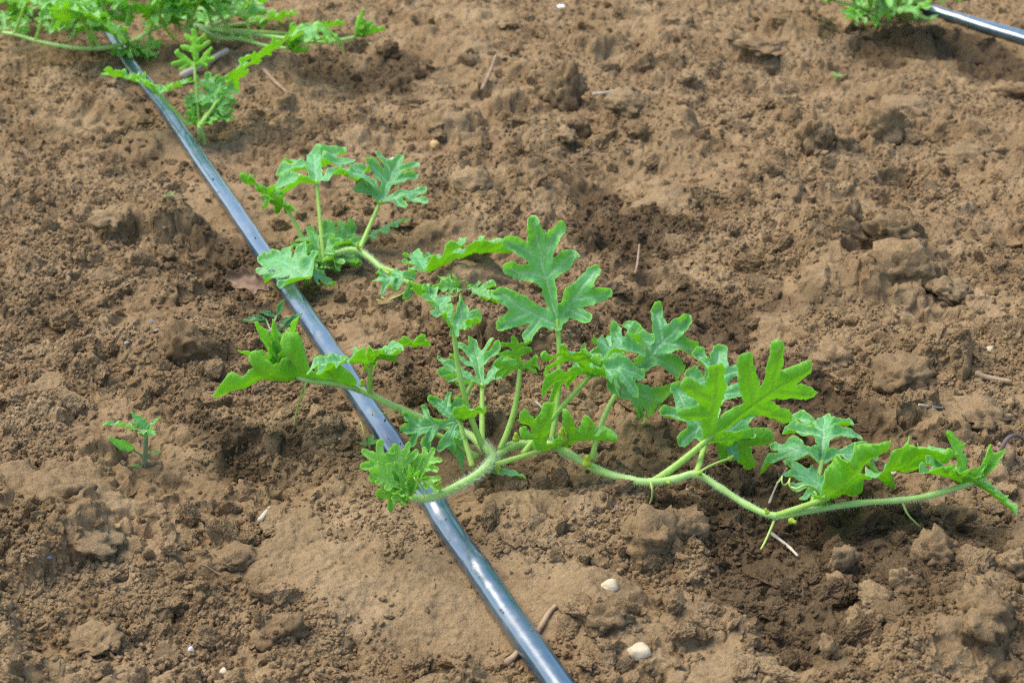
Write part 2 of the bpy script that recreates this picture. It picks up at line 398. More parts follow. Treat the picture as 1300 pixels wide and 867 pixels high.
# ------------------------------------------------------------------ object helpers
def mesh_from(name, verts, faces, mats, smooth=True, attrs=None, mat_idx=None):
    me = bpy.data.meshes.new(name)
    me.from_pydata([tuple(v) for v in verts], [], faces)
    for m in (mats if isinstance(mats, (list, tuple)) else [mats]): me.materials.append(m)
    if smooth: me.polygons.foreach_set('use_smooth', np.ones(len(me.polygons), bool))
    if mat_idx is not None: me.polygons.foreach_set('material_index', np.asarray(mat_idx, np.int32))
    for k, v in (attrs or {}).items():
        a = me.attributes.new(k, 'FLOAT', 'POINT'); a.data.foreach_set('value', np.asarray(v, np.float32))
    me.update()
    return me
def link(name, me, parent=None, **props):
    o = bpy.data.objects.new(name, me); COL.objects.link(o)
    if parent is not None: o.parent = parent
    for k, v in props.items(): o[k] = v
    return o
def thing(name, loc, label, category, group=None):
    o = bpy.data.objects.new(name, None); COL.objects.link(o)
    o.location = loc; o.empty_display_size = 0.02
    o['label'] = label; o['category'] = category
    if group: o['group'] = group
    return o
ORIGIN = {}
def rel(verts, thing_o):
    l = thing_o.location
    return [(v[0] - l.x, v[1] - l.y, v[2] - l.z) for v in verts]

def tube_data(pts, radii, sides=10, caps=True, squash=1.0, ridges=0.0):
    pts = [Vector(p) for p in pts]; n = len(pts)
    verts, faces = [], []
    T = [(pts[min(i + 1, n - 1)] - pts[max(i - 1, 0)]).normalized() for i in range(n)]
    a = Vector((0, 0, 1)) if abs(T[0].z) < 0.9 else Vector((0, 1, 0))
    N = (a - T[0] * a.dot(T[0])).normalized()
    fr = []
    for i in range(n):
        N = (N - T[i] * N.dot(T[i])).normalized(); B = T[i].cross(N)
        fr.append((N.copy(), B.copy()))
        r = radii[i] if hasattr(radii, '__len__') else radii
        for k in range(sides):
            t = 2 * math.pi * k / sides
            rr = r * (1 + (ridges if k % 2 else -ridges))
            verts.append(pts[i] + N * (math.cos(t) * rr * squash) + B * (math.sin(t) * rr))
    for i in range(n - 1):
        for k in range(sides):
            k2 = (k + 1) % sides
            faces.append((i * sides + k, i * sides + k2, (i + 1) * sides + k2, (i + 1) * sides + k))
    if caps:
        for i, rev in ((0, True), (n - 1, False)):
            c = len(verts); verts.append(pts[i] + T[i] * (-0.3 if rev else 0.3) * (radii[i] if hasattr(radii, '__len__') else radii))
            for k in range(sides):
                k2 = (k + 1) % sides
                f = (i * sides + k, i * sides + k2, c)
                faces.append(f[::-1] if rev else f)
    return verts, faces, fr, T
def taper(r0, r1, n, power=1.0):
    return [r0 + (r1 - r0) * (i / (n - 1)) ** power for i in range(n)]

def hairs_data(pts, radii, rng, per_m, lmin, lmax, thick=0.00007):
    """fine hairs standing off a stem"""
    verts, faces = [], []
    n = len(pts)
    for i in range(n - 1):
        a, b = Vector(pts[i]), Vector(pts[i + 1]); d = b - a; L = d.length
        if L < 1e-6: continue
        T = d / L; u = T.orthogonal().normalized(); v = T.cross(u)
        m = per_m * L; m = int(m) + (rng.random() < m - int(m))
        for _ in range(m):
            t = rng.random(); th = rng.random() * 6.283
            rad = u * math.cos(th) + v * math.sin(th)
            r = radii[i] if hasattr(radii, '__len__') else radii
            p = a + d * t + rad * r * 0.95
            dirv = (rad + T * rng.uniform(-0.45, 0.45) + Vector((rng.uniform(-.2, .2), rng.uniform(-.2, .2), rng.uniform(-.2, .2)))).normalized()
            l = rng.uniform(lmin, lmax)
            s1 = dirv.orthogonal().normalized() * thick; s2 = dirv.cross(s1)
            k = len(verts)
            verts += [p + s1, p - s1 * 0.5 + s2 * 0.87, p - s1 * 0.5 - s2 * 0.87, p + dirv * l]
            faces += [(k, k + 1, k + 3), (k + 1, k + 2, k + 3), (k + 2, k, k + 3)]
    return verts, faces

# ------------------------------------------------------------------ leaves
def seg_d(X, Y, a, b, ra, rb):
    ex, ey = b[0] - a[0], b[1] - a[1]
    t = np.clip(((X - a[0]) * ex + (Y - a[1]) * ey) / (ex * ex + ey * ey + 1e-12), 0, 1)
    d = np.hypot(X - a[0] - t * ex, Y - a[1] - t * ey)
    return d - (ra + (rb - ra) * t), d, t
def smin(a, b, k):
    h = np.clip(0.5 + 0.5 * (b - a) / k, 0, 1)
    return b * (1 - h) + a * h - k * h * (1 - h)

def leaf_skeleton(kind, rng, wide=1.0):
    """lobes of a leaf in unit length: (from, to, radius at start, radius at end)"""
    S = []
    j = lambda s=0.03: rng.uniform(-s, s)
    if kind == 'melon':
        S.append(((-0.01, 0), (0.28, 0), 0.045, 0.066)); S.append(((0.28, 0), (0.62, 0.0), 0.066, 0.115)); S.append(((0.62, 0), (0.92, j(.03)), 0.115, 0.058))
        for s in (-1, 1):
            S.append(((0.60, 0), (0.81 + j(), s * (0.23 + j()) * wide), 0.085, 0.052))
            S.append(((0.42, 0), (0.57 + j(.03), s * (0.29 + j(.03)) * wide), 0.080, 0.058))
            bl = (0.21 + j(.03), s * (0.26 + j(.03)) * wide)
            S.append(((0.0, 0), bl, 0.055, 0.092))
            S.append((bl, (0.38 + j(.04), s * (0.42 + j(.04)) * wide), 0.090, 0.056))
            S.append(((bl[0] * .8, bl[1] * .8), (0.13 + j(.04), s * (0.48 + j(.04)) * wide), 0.080, 0.054))
            S.append(((bl[0] * .5, bl[1] * .5), (-0.03 + j(.03), s * (0.29 + j(.04)) * wide), 0.064, 0.048))
    elif kind == 'young':
        S.append(((0, 0), (0.55, 0), 0.06, 0.13)); S.append(((0.55, 0), (0.94, 0), 0.13, 0.065))
        for s in (-1, 1):
            S.append(((0.45, 0), (0.66 + j(), s * (0.21 + j()) * wide), 0.09, 0.052))
            S.append(((0.22, 0), (0.42 + j(), s * (0.29 + j()) * wide), 0.09, 0.062))
            S.append(((0.06, 0), (0.17 + j(), s * (0.26 + j()) * wide), 0.08, 0.045))
    elif kind == 'oval':
        S.append(((0, 0), (0.22, 0), 0.02, 0.13 * wide)); S.append(((0.22, 0), (0.55, 0), 0.13 * wide, 0.17 * wide)); S.append(((0.55, 0), (0.95, 0), 0.17 * wide, 0.03))
    elif kind == 'toothed':
        S.append(((0, 0), (0.15, 0), 0.02, 0.10)); S.append(((0.15, 0), (0.5, 0), 0.12, 0.16)); S.append(((0.5, 0), (0.95, 0), 0.16, 0.03))
        for s in (-1, 1):
            S.append(((0.25, 0), (0.40 + j(), s * 0.24 * wide), 0.10, 0.02)); S.append(((0.5, 0), (0.63 + j(), s * 0.19 * wide), 0.09, 0.02))
            S.append(((0.1, 0), (0.18 + j(), s * 0.20 * wide), 0.08, 0.02))
    return S

def leaf_mesh(name, base, tip, up, kind='melon', wide=1.0, bend=0.06, fold=0.25, curl=0.25, ruffle=0.03, seed=0, res=64,
              young=0.0, mats=None, twist=0.0, thick=0.0003, hang=0.0):
    """a solid leaf blade from base to tip: lobed outline, cupped along its midrib, margins waved"""
    rng = random.Random(seed * 7 + 3)
    base, tip = Vector(base), Vector(tip)
    L = (tip - base).length
    ax = (tip - base) / L
    n = Vector(up); n = (n - ax * n.dot(ax)).normalized(); lat = n.cross(ax)
    S = leaf_skeleton(kind, rng, wide)
    cell = 1.0 / res
    ylim = 0.64 * max(wide, 0.5)
    gx = np.arange(-0.16, 1.06, cell); gy = np.arange(-ylim, ylim + cell, cell)
    X, Y = np.meshgrid(gx, gy, indexing='ij')
    sd = seed * 13 + 5
    Xw = X + 0.018 * perlin(X * 7 + sd, Y * 7, sd); Yw = Y + 0.018 * perlin(X * 7, Y * 7 + sd, sd + 1)
    D = None; V = None
    for a, b, ra, rb in S:
        d, dv, t = seg_d(Xw, Yw, a, b, ra, rb)
        D = d if D is None else smin(D, d, 0.017)
        vw = dv - 0.004
        V = vw if V is None else np.minimum(V, vw)
    D = D + 0.010 * perlin(X * 17 + sd, Y * 17, sd + 2) + 0.010 * perlin(X * 30, Y * 30 + sd, sd + 4) - 0.010 * np.abs(perlin(X * 24 + 3, Y * 24 + sd, sd + 6))
    inside = D < 0
    nx, ny = X.shape
    idx = {}; P2 = []; DV = []; VV = []
    def node(i, j):
        k = (i, j)
        if k not in idx:
            idx[k] = len(P2); P2.append((X[i, j], Y[i, j])); DV.append(D[i, j]); VV.append(V[i, j])
        return idx[k]
    def cross(i, j, i2, j2):
        k = (i, j, i2, j2) if (i, j) < (i2, j2) else (i2, j2, i, j)
        if k not in idx:
            a, b = D[i, j], D[i2, j2]; t = min(max(a / (a - b), 0.06), 0.94)
            idx[k] = len(P2); P2.append((X[i, j] + (X[i2, j2] - X[i, j]) * t, Y[i, j] + (Y[i2, j2] - Y[i, j]) * t)); DV.append(0.0); VV.append(V[i, j] + (V[i2, j2] - V[i, j]) * t)
        return idx[k]
    faces = []; border = []
    cnt = inside[:-1, :-1].astype(int) + inside[1:, :-1] + inside[1:, 1:] + inside[:-1, 1:]
    for i, j in np.argwhere(cnt > 0):
        cs = ((i, j), (i + 1, j), (i + 1, j + 1), (i, j + 1))
        if cnt[i, j] == 4:
            faces.append(tuple(node(*c) for c in cs)); continue
        poly = []; tag = []
        for q in range(4):
            a, b = cs[q], cs[(q + 1) % 4]
            if inside[a]: poly.append(node(*a)); tag.append(0)
            if inside[a] != inside[b]: poly.append(cross(*a, *b)); tag.append(1)
        if len(poly) >= 3:
            faces.append(tuple(poly))
            for q in range(len(poly)):
                if tag[q] and tag[(q + 1) % len(poly)]:
                    e = (poly[q], poly[(q + 1) % len(poly)])
                    if inside[cs[0]] + inside[cs[1]] + inside[cs[2]] + inside[cs[3]] != 2 or True: border.append(e)
    P2 = np.array(P2); DV = np.array(DV); VV = np.array(VV)
    x, y = P2[:, 0], P2[:, 1]
    ay = np.abs(y)
    edge = np.clip(1 + DV / 0.06, 0, 1) ** 2
    phi = fold - curl * ay * 2.0
    yy = np.sign(y) * ay * np.cos(phi); zz = ay * np.sin(phi)
    tt = np.clip(x, -0.2, 1.05)
    zz = zz + bend * 4 * tt * (1 - tt) - hang * np.clip(x - 0.6, 0, 1) ** 2
    zz = zz + ruffle * (0.35 + 0.65 * edge) * (perlin(x * 5.5 + sd, y * 5.5, sd + 7) * 1.3 + 0.22 * perlin(x * 12, y * 12 + sd, sd + 8)) * np.clip(0.25 + ay * 3 + x, 0, 1)
    zz = zz + edge * (0.030 + 0.45 * ruffle) * np.clip(0.75 + 1.6 * perlin(x * 4 + sd, y * 4, sd + 15), -0.5, 1.6)
    zz = zz - 0.006 * np.clip(1 - VV / 0.012, 0, 1)
    if twist:
        a = twist * (x - 0.0); yy, zz = yy * np.cos(a) - zz * np.sin(a), yy * np.sin(a) + zz * np.cos(a)
    Pm = np.outer(x, ax) + np.outer(yy, lat) + np.outer(zz, n)
    Pm = Pm * L + np.array(base)
    # vertex normals for the thickness
    N = np.zeros_like(Pm)
    F0 = np.array([f[0] for f in faces]); F1 = np.array([f[1] for f in faces]); F2 = np.array([f[-1] for f in faces])
    NN = np.cross(Pm[F1] - Pm[F0], Pm[F2] - Pm[F0])
    for k in range(5):
        sel = np.array([q for q, f in enumerate(faces) if len(f) > k], int)
        if len(sel): np.add.at(N, np.array([faces[q][k] for q in sel]), NN[sel])
    N /= (np.linalg.norm(N, axis=1, keepdims=True) + 1e-12)
    nv = len(Pm)
    vein = np.clip(1 - VV / (0.016 if kind == 'melon' else 0.02), 0, 1) * min(1.0, (res / 72.0) ** 2)
    th = thick * (1 + 1.2 * vein)[:, None]
    bot = Pm - N * th
    allv = np.vstack([Pm, bot])
    F = list(faces) + [tuple(v + nv for v in f[::-1]) for f in faces]
    mi = [0] * len(faces) + [1] * len(faces)
    for a, b in border: F.append((b, a, a + nv, b + nv)); mi.append(1)
    rim = np.clip(1 + DV / 0.022, 0, 1)
    attrs = {'rim': np.concatenate([rim, rim]), 'vein': np.concatenate([vein, vein]), 'young': np.full(2 * nv, young)}
    return allv, F, mi, attrs

class Plant:
    """a plant thing: an Empty at its foot; vines, leaf blades (> petiole), tendrils and buds as parts"""
    def __init__(self, name, foot, label, category='plant', group=None, mats=(M_TOP, M_UND), res=64, hair=1.0, seed=1):
        self.o = thing(name, foot, label, category, group); self.foot = Vector(foot)
        self.mats = mats; self.res = res; self.hair = hair; self.rng = random.Random(seed); self.k = seed * 100
        self.hv, self.hf = [], []
    def _add_hairs(self, pts, radii, per_m, lmin, lmax):
        if self.hair <= 0: return
        v, f = hairs_data(pts, radii, self.rng, per_m * self.hair, lmin, lmax)
        b = len(self.hv); self.hv += v; self.hf += [tuple(i + b for i in q) for q in f]
    def stem(self, pts, r0, r1, name='vine', mat=None, parent=None, sub=8, hairs=(9000, 0.0015, 0.0034), sides=10, nodes=0.0):
        p = spline(pts, sub); n = len(p)
        rad = taper(r0, r1, n)
        if nodes:
            for i in range(n):
                q = (i % sub) / sub; rad[i] *= 1 + nodes * math.exp(-(min(q, 1 - q) * 6) ** 2)
        v, f, fr, T = tube_data(p, rad, sides, ridges=0.05)
        o = link(name, mesh_from(name, rel(v, self.o), f, mat or M_VINE), parent or self.o)
        if hairs: self._add_hairs(p, rad, *hairs)
        return o
    def leaf(self, base, tip, up, foot=None, sag=(0, 0, 0), pr=0.0017, label=None, name='leaf', hairs=(3500, 0.0008, 0.0018), young=0.0, stem_mat=None, **kw):
        self.k += 1; young = max(young, getattr(self, 'base_young', 0.0))
        kw.setdefault('res', self.res); kw.setdefault('seed', self.k)
        v, f, mi, at = leaf_mesh(name, base, tip, up, young=young, **kw)
        o = link(name, mesh_from(name, rel(v, self.o), f, list(self.mats), attrs=at, mat_idx=mi), self.o)
        if label: o['label'] = label
        if foot is not None:
            base, foot = Vector(base), Vector(foot)
            ax = (Vector(tip) - base).normalized()
            mid = (base + foot) / 2 + Vector(sag)
            pts = [foot, foot * .5 + mid * .5 + Vector(sag) * .25, mid, base * .5 + mid * .5 + Vector(sag) * .2, base, base + ax * (Vector(tip) - base).length * 0.04]
            p = spline(pts, 6)
            rad = taper(pr * 1.25, pr * 0.85, len(p))
            tv, tf, _, _ = tube_data(p, rad, 9, ridges=0.04)
            pe = link('petiole', mesh_from('petiole', rel(tv, self.o), tf, stem_mat or M_STEM), o)
            if hairs: self._add_hairs(p, rad, *hairs)
        return o
    def tendril(self, pts, r=0.0007, name='tendril', coil=0):
        p = spline(pts, 8)
        if coil:
            e = p[-1]; d = (p[-1] - p[-2]).normalized(); a = d.orthogonal().normalized(); b = d.cross(a)
            for k in range(1, coil * 12):
                t = k / 12 * 6.283; rr = 0.0026 * min(1, k / 6)
                p.append(e + d * (k * 0.00045) + a * (math.cos(t) - 1) * rr + b * math.sin(t) * rr)
        v, f, _, _ = tube_data(p, taper(r, r * 0.55, len(p)), 6)
        return link(name, mesh_from(name, rel(v, self.o), f, M_TEND), self.o)
    def bud(self, c, d=(0, 0, 1), s=0.004, name='flower_bud'):
        c, d = Vector(c), Vector(d).normalized(); s *= 0.72
        prof = [(0, .25), (.15, .5), (.4, .62), (.7, .5), (.95, .30), (1.25, .34), (1.5, .22), (1.55, .05)]
        pts = [c + d * (h * s) for h, _ in prof]
        v, f, _, _ = tube_data(pts, [r * s for _, r in prof], 8, ridges=0.10)
        return link(name, mesh_from(name, rel(v, self.o), f, M_BUD), self.o)
    def tip(self, c, d, size, n=7, spread=0.8, young=0.8, res=30):
        """the crowded young leaves at the end of a runner"""
        c, d = Vector(c), Vector(d).normalized(); u = d.orthogonal().normalized(); v = d.cross(u)
        for k in range(n):
            th = k * 2.4 + self.rng.uniform(-.3, .3); sp = spread * (0.25 + 0.75 * (k + 1) / n)
            dirv = (d + (u * math.cos(th) + v * math.sin(th)) * sp + Vector((0, 0, 0.15))).normalized()
            l = size * (0.55 + 0.45 * (k + 1) / n) * self.rng.uniform(0.85, 1.15)
            side = dirv.cross(d); inw = (d - dirv * d.dot(dirv))
            b = c + dirv * size * 0.06
            self.leaf(b, b + dirv * l, inw if inw.length > 1e-3 else u, kind='young', wide=self.rng.uniform(.8, 1.15), fold=self.rng.uniform(.35, .85),
                      curl=self.rng.uniform(0, .5), bend=self.rng.uniform(-.14, -.02), ruffle=0.05, young=young, res=res, name='young_leaf', thick=0.0003)
    def done(self):
        if self.hv:
            link('stem_hairs', mesh_from('stem_hairs', rel(self.hv, self.o), self.hf, M_HAIR, smooth=False), self.o, kind='stuff')

# ------------------------------------------------------------------ the soil
def build_soil():
    NU, NV = 960, 960
    u = np.linspace(-1, 1, NU)
    grow = np.cumsum(0.004 * 1.35 ** np.arange(34)); grow = grow[grow < 250]
    u = np.concatenate([-1 - grow[::-1], u, 1 + grow])
    y0, y1 = 0.62, 2.95
    t = np.linspace(0, 1, NV); e = -0.55
    v = (y0 ** e + (y1 ** e - y0 ** e) * t) ** (1 / e)
    g2 = np.cumsum(0.004 * 1.35 ** np.arange(34)); g2 = g2[g2 < 250]
    v = np.concatenate([y0 - g2[::-1], v, y1 + g2])
    w = 0.355 * np.clip(v, y0, y1) + 0.05
    X = u[None, :] * w[:, None]; Y = np.repeat(v[:, None], len(u), 1)
    Z, damp, sm = land(X.ravel(), Y.ravel())
    nr, nc = X.shape
    Xf, Yf = X.ravel(), Y.ravel(); near = np.clip((3.2 - np.hypot(Xf, Yf - 1.5)) / 0.8, 0, 1) * (1 - 0.7 * sm)
    jx = near * (0.0034 * perlin(Xf / 0.011 + Z * 55, Yf / 0.011 - Z * 70, 601) + 0.0016 * perlin(Xf / 0.0046 - Z * 150, Yf / 0.0046 + Z * 120, 603))
    jy = near * (0.0034 * perlin(Xf / 0.011 - Z * 60, Yf / 0.011 + Z * 45, 605) + 0.0016 * perlin(Xf / 0.0046 + Z * 130, Yf / 0.0046 - Z * 140, 607))
    LK.u, LK.v, LK.y0, LK.y1 = u, v, y0, y1
    LK.Z, LK.D, LK.S = Z.reshape(nr, nc), damp.reshape(nr, nc), sm.reshape(nr, nc)
    me = bpy.data.meshes.new('soil')
    co = np.stack([X.ravel() + jx, Y.ravel() + jy, Z], 1).astype(np.float32)
    me.vertices.add(nr * nc); me.vertices.foreach_set('co', co.ravel())
    i = np.arange(nr * nc).reshape(nr, nc)
    q = np.stack([i[:-1, :-1], i[:-1, 1:], i[1:, 1:], i[1:, :-1]], -1).reshape(-1, 4).astype(np.int32)
    me.loops.add(q.size); me.loops.foreach_set('vertex_index', q.ravel())
    me.polygons.add(len(q)); me.polygons.foreach_set('loop_start', np.arange(0, q.size, 4, dtype=np.int32))
    me.polygons.foreach_set('use_smooth', np.ones(len(q), bool))
    for k, a in (('damp', damp), ('crust', sm)):
        at = me.attributes.new(k, 'FLOAT', 'POINT'); at.data.foreach_set('value', a.astype(np.float32))
    me.materials.append(M_SOIL); me.update(calc_edges=True)
    link('soil', me, kind='structure', label='bare brown tilled field soil with damp hollows and dry crust')
build_soil()

# loose crumbs and small clods lying on the soil: far too many to count
def crumbs(name, n, smin_, smax_, power, seed, sub, label, clus=0.0, rough=0.35, hull=False, sink=(-0.1, 0.55), mat=None, flat=1.0, pts=None):
    mat = mat or M_CRUMB
    rg = np.random.default_rng(seed)
    y = (0.70 ** -0.6 + (2.85 ** -0.6 - 0.70 ** -0.6) * rg.random(n)) ** (-1 / 0.6)
    x = (rg.random(n) * 2 - 1) * (0.34 * y + 0.04)
    if clus is not None:
        m = fbm(x, y, 0.16, 3, seed + 5) + 0.25 * fbm(x, y, 0.03, 2, seed + 6)
        k = rg.random(n) < sstep(-0.35 + clus, 0.45 + clus, m)
        x, y = x[k], y[k]
    if pts is not None: x, y = np.array([p[0] for p in pts]), np.array([p[1] for p in pts])
    z, damp, sm = look(x, y)
    if pts is not None: z = np.array([p[2] for p in pts])
    d1, _ = poly_dist(x, y, pipe_ground); d2, _ = poly_dist(x, y, pipe2_ground)
    s = smin_ + (smax_ - smin_) * rg.random(len(x)) ** power
    k = (rg.random(len(x)) > 0.99 * sm) & (np.minimum(d1, d2) > 0.0075 + s)
    if pts is not None: k[:] = True
    x, y, z, damp, s, sm = x[k], y[k], z[k], damp[k], s[k], sm[k]
    n = len(x)
    sc = s[:, None] * (0.65 + 0.7 * rg.random((n, 3)))
    z = z + s * (rg.random(n) * sink[1] + sink[0])
    rot = rg.random((n, 3)) * 6.283
    if flat < 1: sc[:, 2] *= flat; rot[:, :2] = rg.normal(0, 0.32, (n, 2))
    me = bpy.data.meshes.new(name)
    me.vertices.add(n); me.vertices.foreach_set('co', np.stack([x, y, z], 1).astype(np.float32).ravel())
    a = me.attributes.new('scl', 'FLOAT_VECTOR', 'POINT'); a.data.foreach_set('vector', sc.astype(np.float32).ravel())
    a = me.attributes.new('rot', 'FLOAT_VECTOR', 'POINT'); a.data.foreach_set('vector', rot.astype(np.float32).ravel())
    a = me.attributes.new('damp', 'FLOAT', 'POINT'); a.data.foreach_set('value', np.clip(damp + 0.15 * (rg.random(n) - 0.6), 0, 1).astype(np.float32))
    a = me.attributes.new('crust', 'FLOAT', 'POINT'); a.data.foreach_set('value', np.clip(sm + 0.5 * rg.random(n), 0, 1).astype(np.float32))
    a = me.attributes.new('pick', 'INT', 'POINT'); a.data.foreach_set('value', rg.integers(0, 6, n).astype(np.int32))
    me.materials.append(mat); me.update()
    o = link(name, me, kind='stuff', label=label)
    g = bpy.data.node_groups.new(name, 'GeometryNodeTree')
    g.interface.new_socket('Geometry', in_out='INPUT', socket_type='NodeSocketGeometry')
    g.interface.new_socket('Geometry', in_out='OUTPUT', socket_type='NodeSocketGeometry')
    N, Lk = g.nodes, g.links
    gi, go = N.new('NodeGroupInput'), N.new('NodeGroupOutput')
    g2i = N.new('GeometryNodeGeometryToInstance')
    for q in range(6):
        ico = N.new('GeometryNodeMeshIcoSphere'); ico.inputs['Radius'].default_value = 1.0; ico.inputs['Subdivisions'].default_value = sub
        pos = N.new('GeometryNodeInputPosition')
        ad = N.new('ShaderNodeVectorMath'); ad.operation = 'ADD'; ad.inputs[1].default_value = (7.3 * q + seed, 3.1 * q, -5.7 * q)
        Lk.new(pos.outputs[0], ad.inputs[0])
        vo = N.new('ShaderNodeTexVoronoi'); vo.inputs['Scale'].default_value = 0.9; vo.feature = 'F1'
        Lk.new(ad.outputs[0], vo.inputs['Vector'])
        ns = N.new('ShaderNodeTexNoise'); ns.inputs['Scale'].default_value = 1.7; ns.inputs['Detail'].default_value = 3
        Lk.new(ad.outputs[0], ns.inputs['Vector'])
        s1 = N.new('ShaderNodeMath'); s1.operation = 'MULTIPLY_ADD'; s1.inputs[1].default_value = -0.75; s1.inputs[2].default_value = 1.15
        Lk.new(vo.outputs['Distance'], s1.inputs[0])
        s2 = N.new('ShaderNodeMath'); s2.operation = 'MULTIPLY_ADD'; s2.inputs[1].default_value = rough * 2
        Lk.new(ns.outputs[0], s2.inputs[0]); Lk.new(s1.outputs[0], s2.inputs[2])
        s3 = N.new('ShaderNodeMath'); s3.operation = 'SUBTRACT'; s3.inputs[1].default_value = rough; Lk.new(s2.outputs[0], s3.inputs[0])
        vm = N.new('ShaderNodeVectorMath'); vm.operation = 'SCALE'; Lk.new(pos.outputs[0], vm.inputs[0]); Lk.new(s3.outputs[0], vm.inputs['Scale'])
        sp = N.new('GeometryNodeSetPosition'); Lk.new(ico.outputs['Mesh'], sp.inputs['Geometry']); Lk.new(vm.outputs[0], sp.inputs['Position'])
        if hull:
            pn = N.new('GeometryNodePoints'); pn.inputs['Count'].default_value = 11 + q
            rv = N.new('FunctionNodeRandomValue'); rv.data_type = 'FLOAT_VECTOR'; rv.inputs['Min'].default_value = (-1, -1, -1); rv.inputs['Max'].default_value = (1, 1, 1)
            [k for k in rv.inputs if k.name == 'Seed'][0].default_value = 31 * q + seed
            nm = N.new('ShaderNodeVectorMath'); nm.operation = 'NORMALIZE'; Lk.new(rv.outputs[0], nm.inputs[0]); Lk.new(nm.outputs[0], pn.inputs['Position'])
            ch = N.new('GeometryNodeConvexHull'); Lk.new(pn.outputs[0], ch.inputs[0])
            tri = N.new('GeometryNodeTriangulate'); Lk.new(ch.outputs[0], tri.inputs[0])
            sd = N.new('GeometryNodeSubdivideMesh'); sd.inputs['Level'].default_value = 4; Lk.new(tri.outputs[0], sd.inputs[0])
            nf = N.new('ShaderNodeTexNoise'); nf.inputs['Scale'].default_value = 2.2; nf.inputs['Detail'].default_value = 6; nf.inputs['Roughness'].default_value = 0.7
            Lk.new(ad.outputs[0], nf.inputs['Vector'])
            mf = N.new('ShaderNodeMath'); mf.operation = 'MULTIPLY_ADD'; mf.inputs[1].default_value = 1.2; mf.inputs[2].default_value = 0.42; Lk.new(nf.outputs[0], mf.inputs[0])
            Lk.new(mf.outputs[0], vm.inputs['Scale'])
            Lk.new(sd.outputs[0], sp.inputs['Geometry'])
        sm_ = N.new('GeometryNodeSetMaterial'); sm_.inputs['Material'].default_value = mat; Lk.new(sp.outputs[0], sm_.inputs[0])
        Lk.new(sm_.outputs[0], g2i.inputs[0])
    ip = N.new('GeometryNodeInstanceOnPoints'); ip.inputs['Pick Instance'].default_value = True
    def na(nm, t):
        k = N.new('GeometryNodeInputNamedAttribute'); k.data_type = t; k.inputs['Name'].default_value = nm; return k.outputs[0]
    Lk.new(gi.outputs[0], ip.inputs['Points']); Lk.new(g2i.outputs[0], ip.inputs['Instance'])
    Lk.new(na('pick', 'INT'), ip.inputs['Instance Index']); Lk.new(na('rot', 'FLOAT_VECTOR'), ip.inputs['Rotation']); Lk.new(na('scl', 'FLOAT_VECTOR'), ip.inputs['Scale'])
    Lk.new(ip.outputs[0], go.inputs[0])
    md = o.modifiers.new('scatter', 'NODES'); md.node_group = g
crumbs('soil_crumbs', 360000, 0.0006, 0.0030, 3.2, 5, 2, 'fine loose soil crumbs scattered over the field')
crumbs('soil_lumps', 9000, 0.0022, 0.0080, 3.0, 8, 3, 'small loose lumps of soil scattered over the field', hull=True, rough=0.2)
crumbs('broken_clods', 3600, 0.0060, 0.0170, 2.0, 23, 3, 'broken soil clods half sunk all over the field', hull=True, clus=0.0, sink=(-0.50, 0.45), flat=0.72)

crumbs('pale_grit', 420, 0.0005, 0.0019, 2.5, 41, 2, 'tiny pale grains of grit and shell in the soil', mat=M_STONE)
def fibres(name, n, seed, label):
    rg = random.Random(seed); V, F = [], []
    for _ in range(n):
        y = rg.uniform(.8, 2.6); x = rg.uniform(-1, 1) * (.32 * y + .03); th = rg.uniform(0, 6.283); L = rg.uniform(.005, .020)
        pts = []
        for k in range(4):
            t = k / 3; a = th + rg.uniform(-.12, .12)
            q = (x + math.cos(a) * L * t, y + math.sin(a) * L * t); pts.append(Vector((q[0], q[1], soil_z(*q) + .0012)))
        v, f, _, _ = tube_data(spline(pts, 3), rg.uniform(.0002, .0005), 5); b = len(V)
        V += v; F += [tuple(i + b for i in g) for g in f]
    link(name, mesh_from(name, V, F, M_TWIG), kind='stuff', label=label)
fibres('root_fibres', 130, 6, 'short dry root fibres and straw bits strewn over the soil')

# ------------------------------------------------------------------ drip pipes
def build_pipe(name, gpts, label):
    fine = []
    for a, b in zip(gpts[:-1], gpts[1:]):
        m = max(1, int((b - a).length / 0.02)); m = min(m, 14)
        for k in range(m): fine.append(a.lerp(b, k / m))
    fine.append(gpts[-1])
    xs = np.array([p.x for p in fine]); ys = np.array([p.y for p in fine])
    z = look(xs, ys)[0]
    zs = z.copy()
    for _ in range(30): zs[1:-1] = 0.25 * zs[:-2] + 0.5 * zs[1:-1] + 0.25 * zs[2:]
    z = np.maximum(zs, zs * 0.5 + z * 0.5)
    pts = [Vector((x, y, q + 0.0058)) for x, y, q in zip(xs, ys, z)]
    rng = random.Random(4)
    rad = [0.0086 * (1 + 0.015 * mnoise.noise((i * 0.35, 0, 0))) for i in range(len(pts))]
    mid = pts[len(pts) // 2]
    t = thing(name, (mid.x, mid.y, mid.z - 0.008), label, 'pipe')
    v, f, _, _ = tube_data(pts, rad, 28, squash=0.84)
    link('tube', mesh_from('tube', rel(v, t), f, M_PIPE), t)
    return t, pts
pipe_o, pipe_pts = build_pipe('drip_pipe', pipe_ground, 'long glossy dark drip irrigation pipe running past the central watermelon vine')
pipe2_o, pipe2_pts = build_pipe('drip_pipe', pipe2_ground, 'short stretch of drip irrigation pipe in the upper right corner')
def on_pipe(px, py, lift=0.0):
    """nearest point of the pipe's top to where the photo shows it"""
    g = atz(px, py, 0.012); p = min(pipe_pts, key=lambda q: (q - g).length)
    return p + Vector((0, 0, 0.008 + lift))
_r = random.Random(77); _on = []
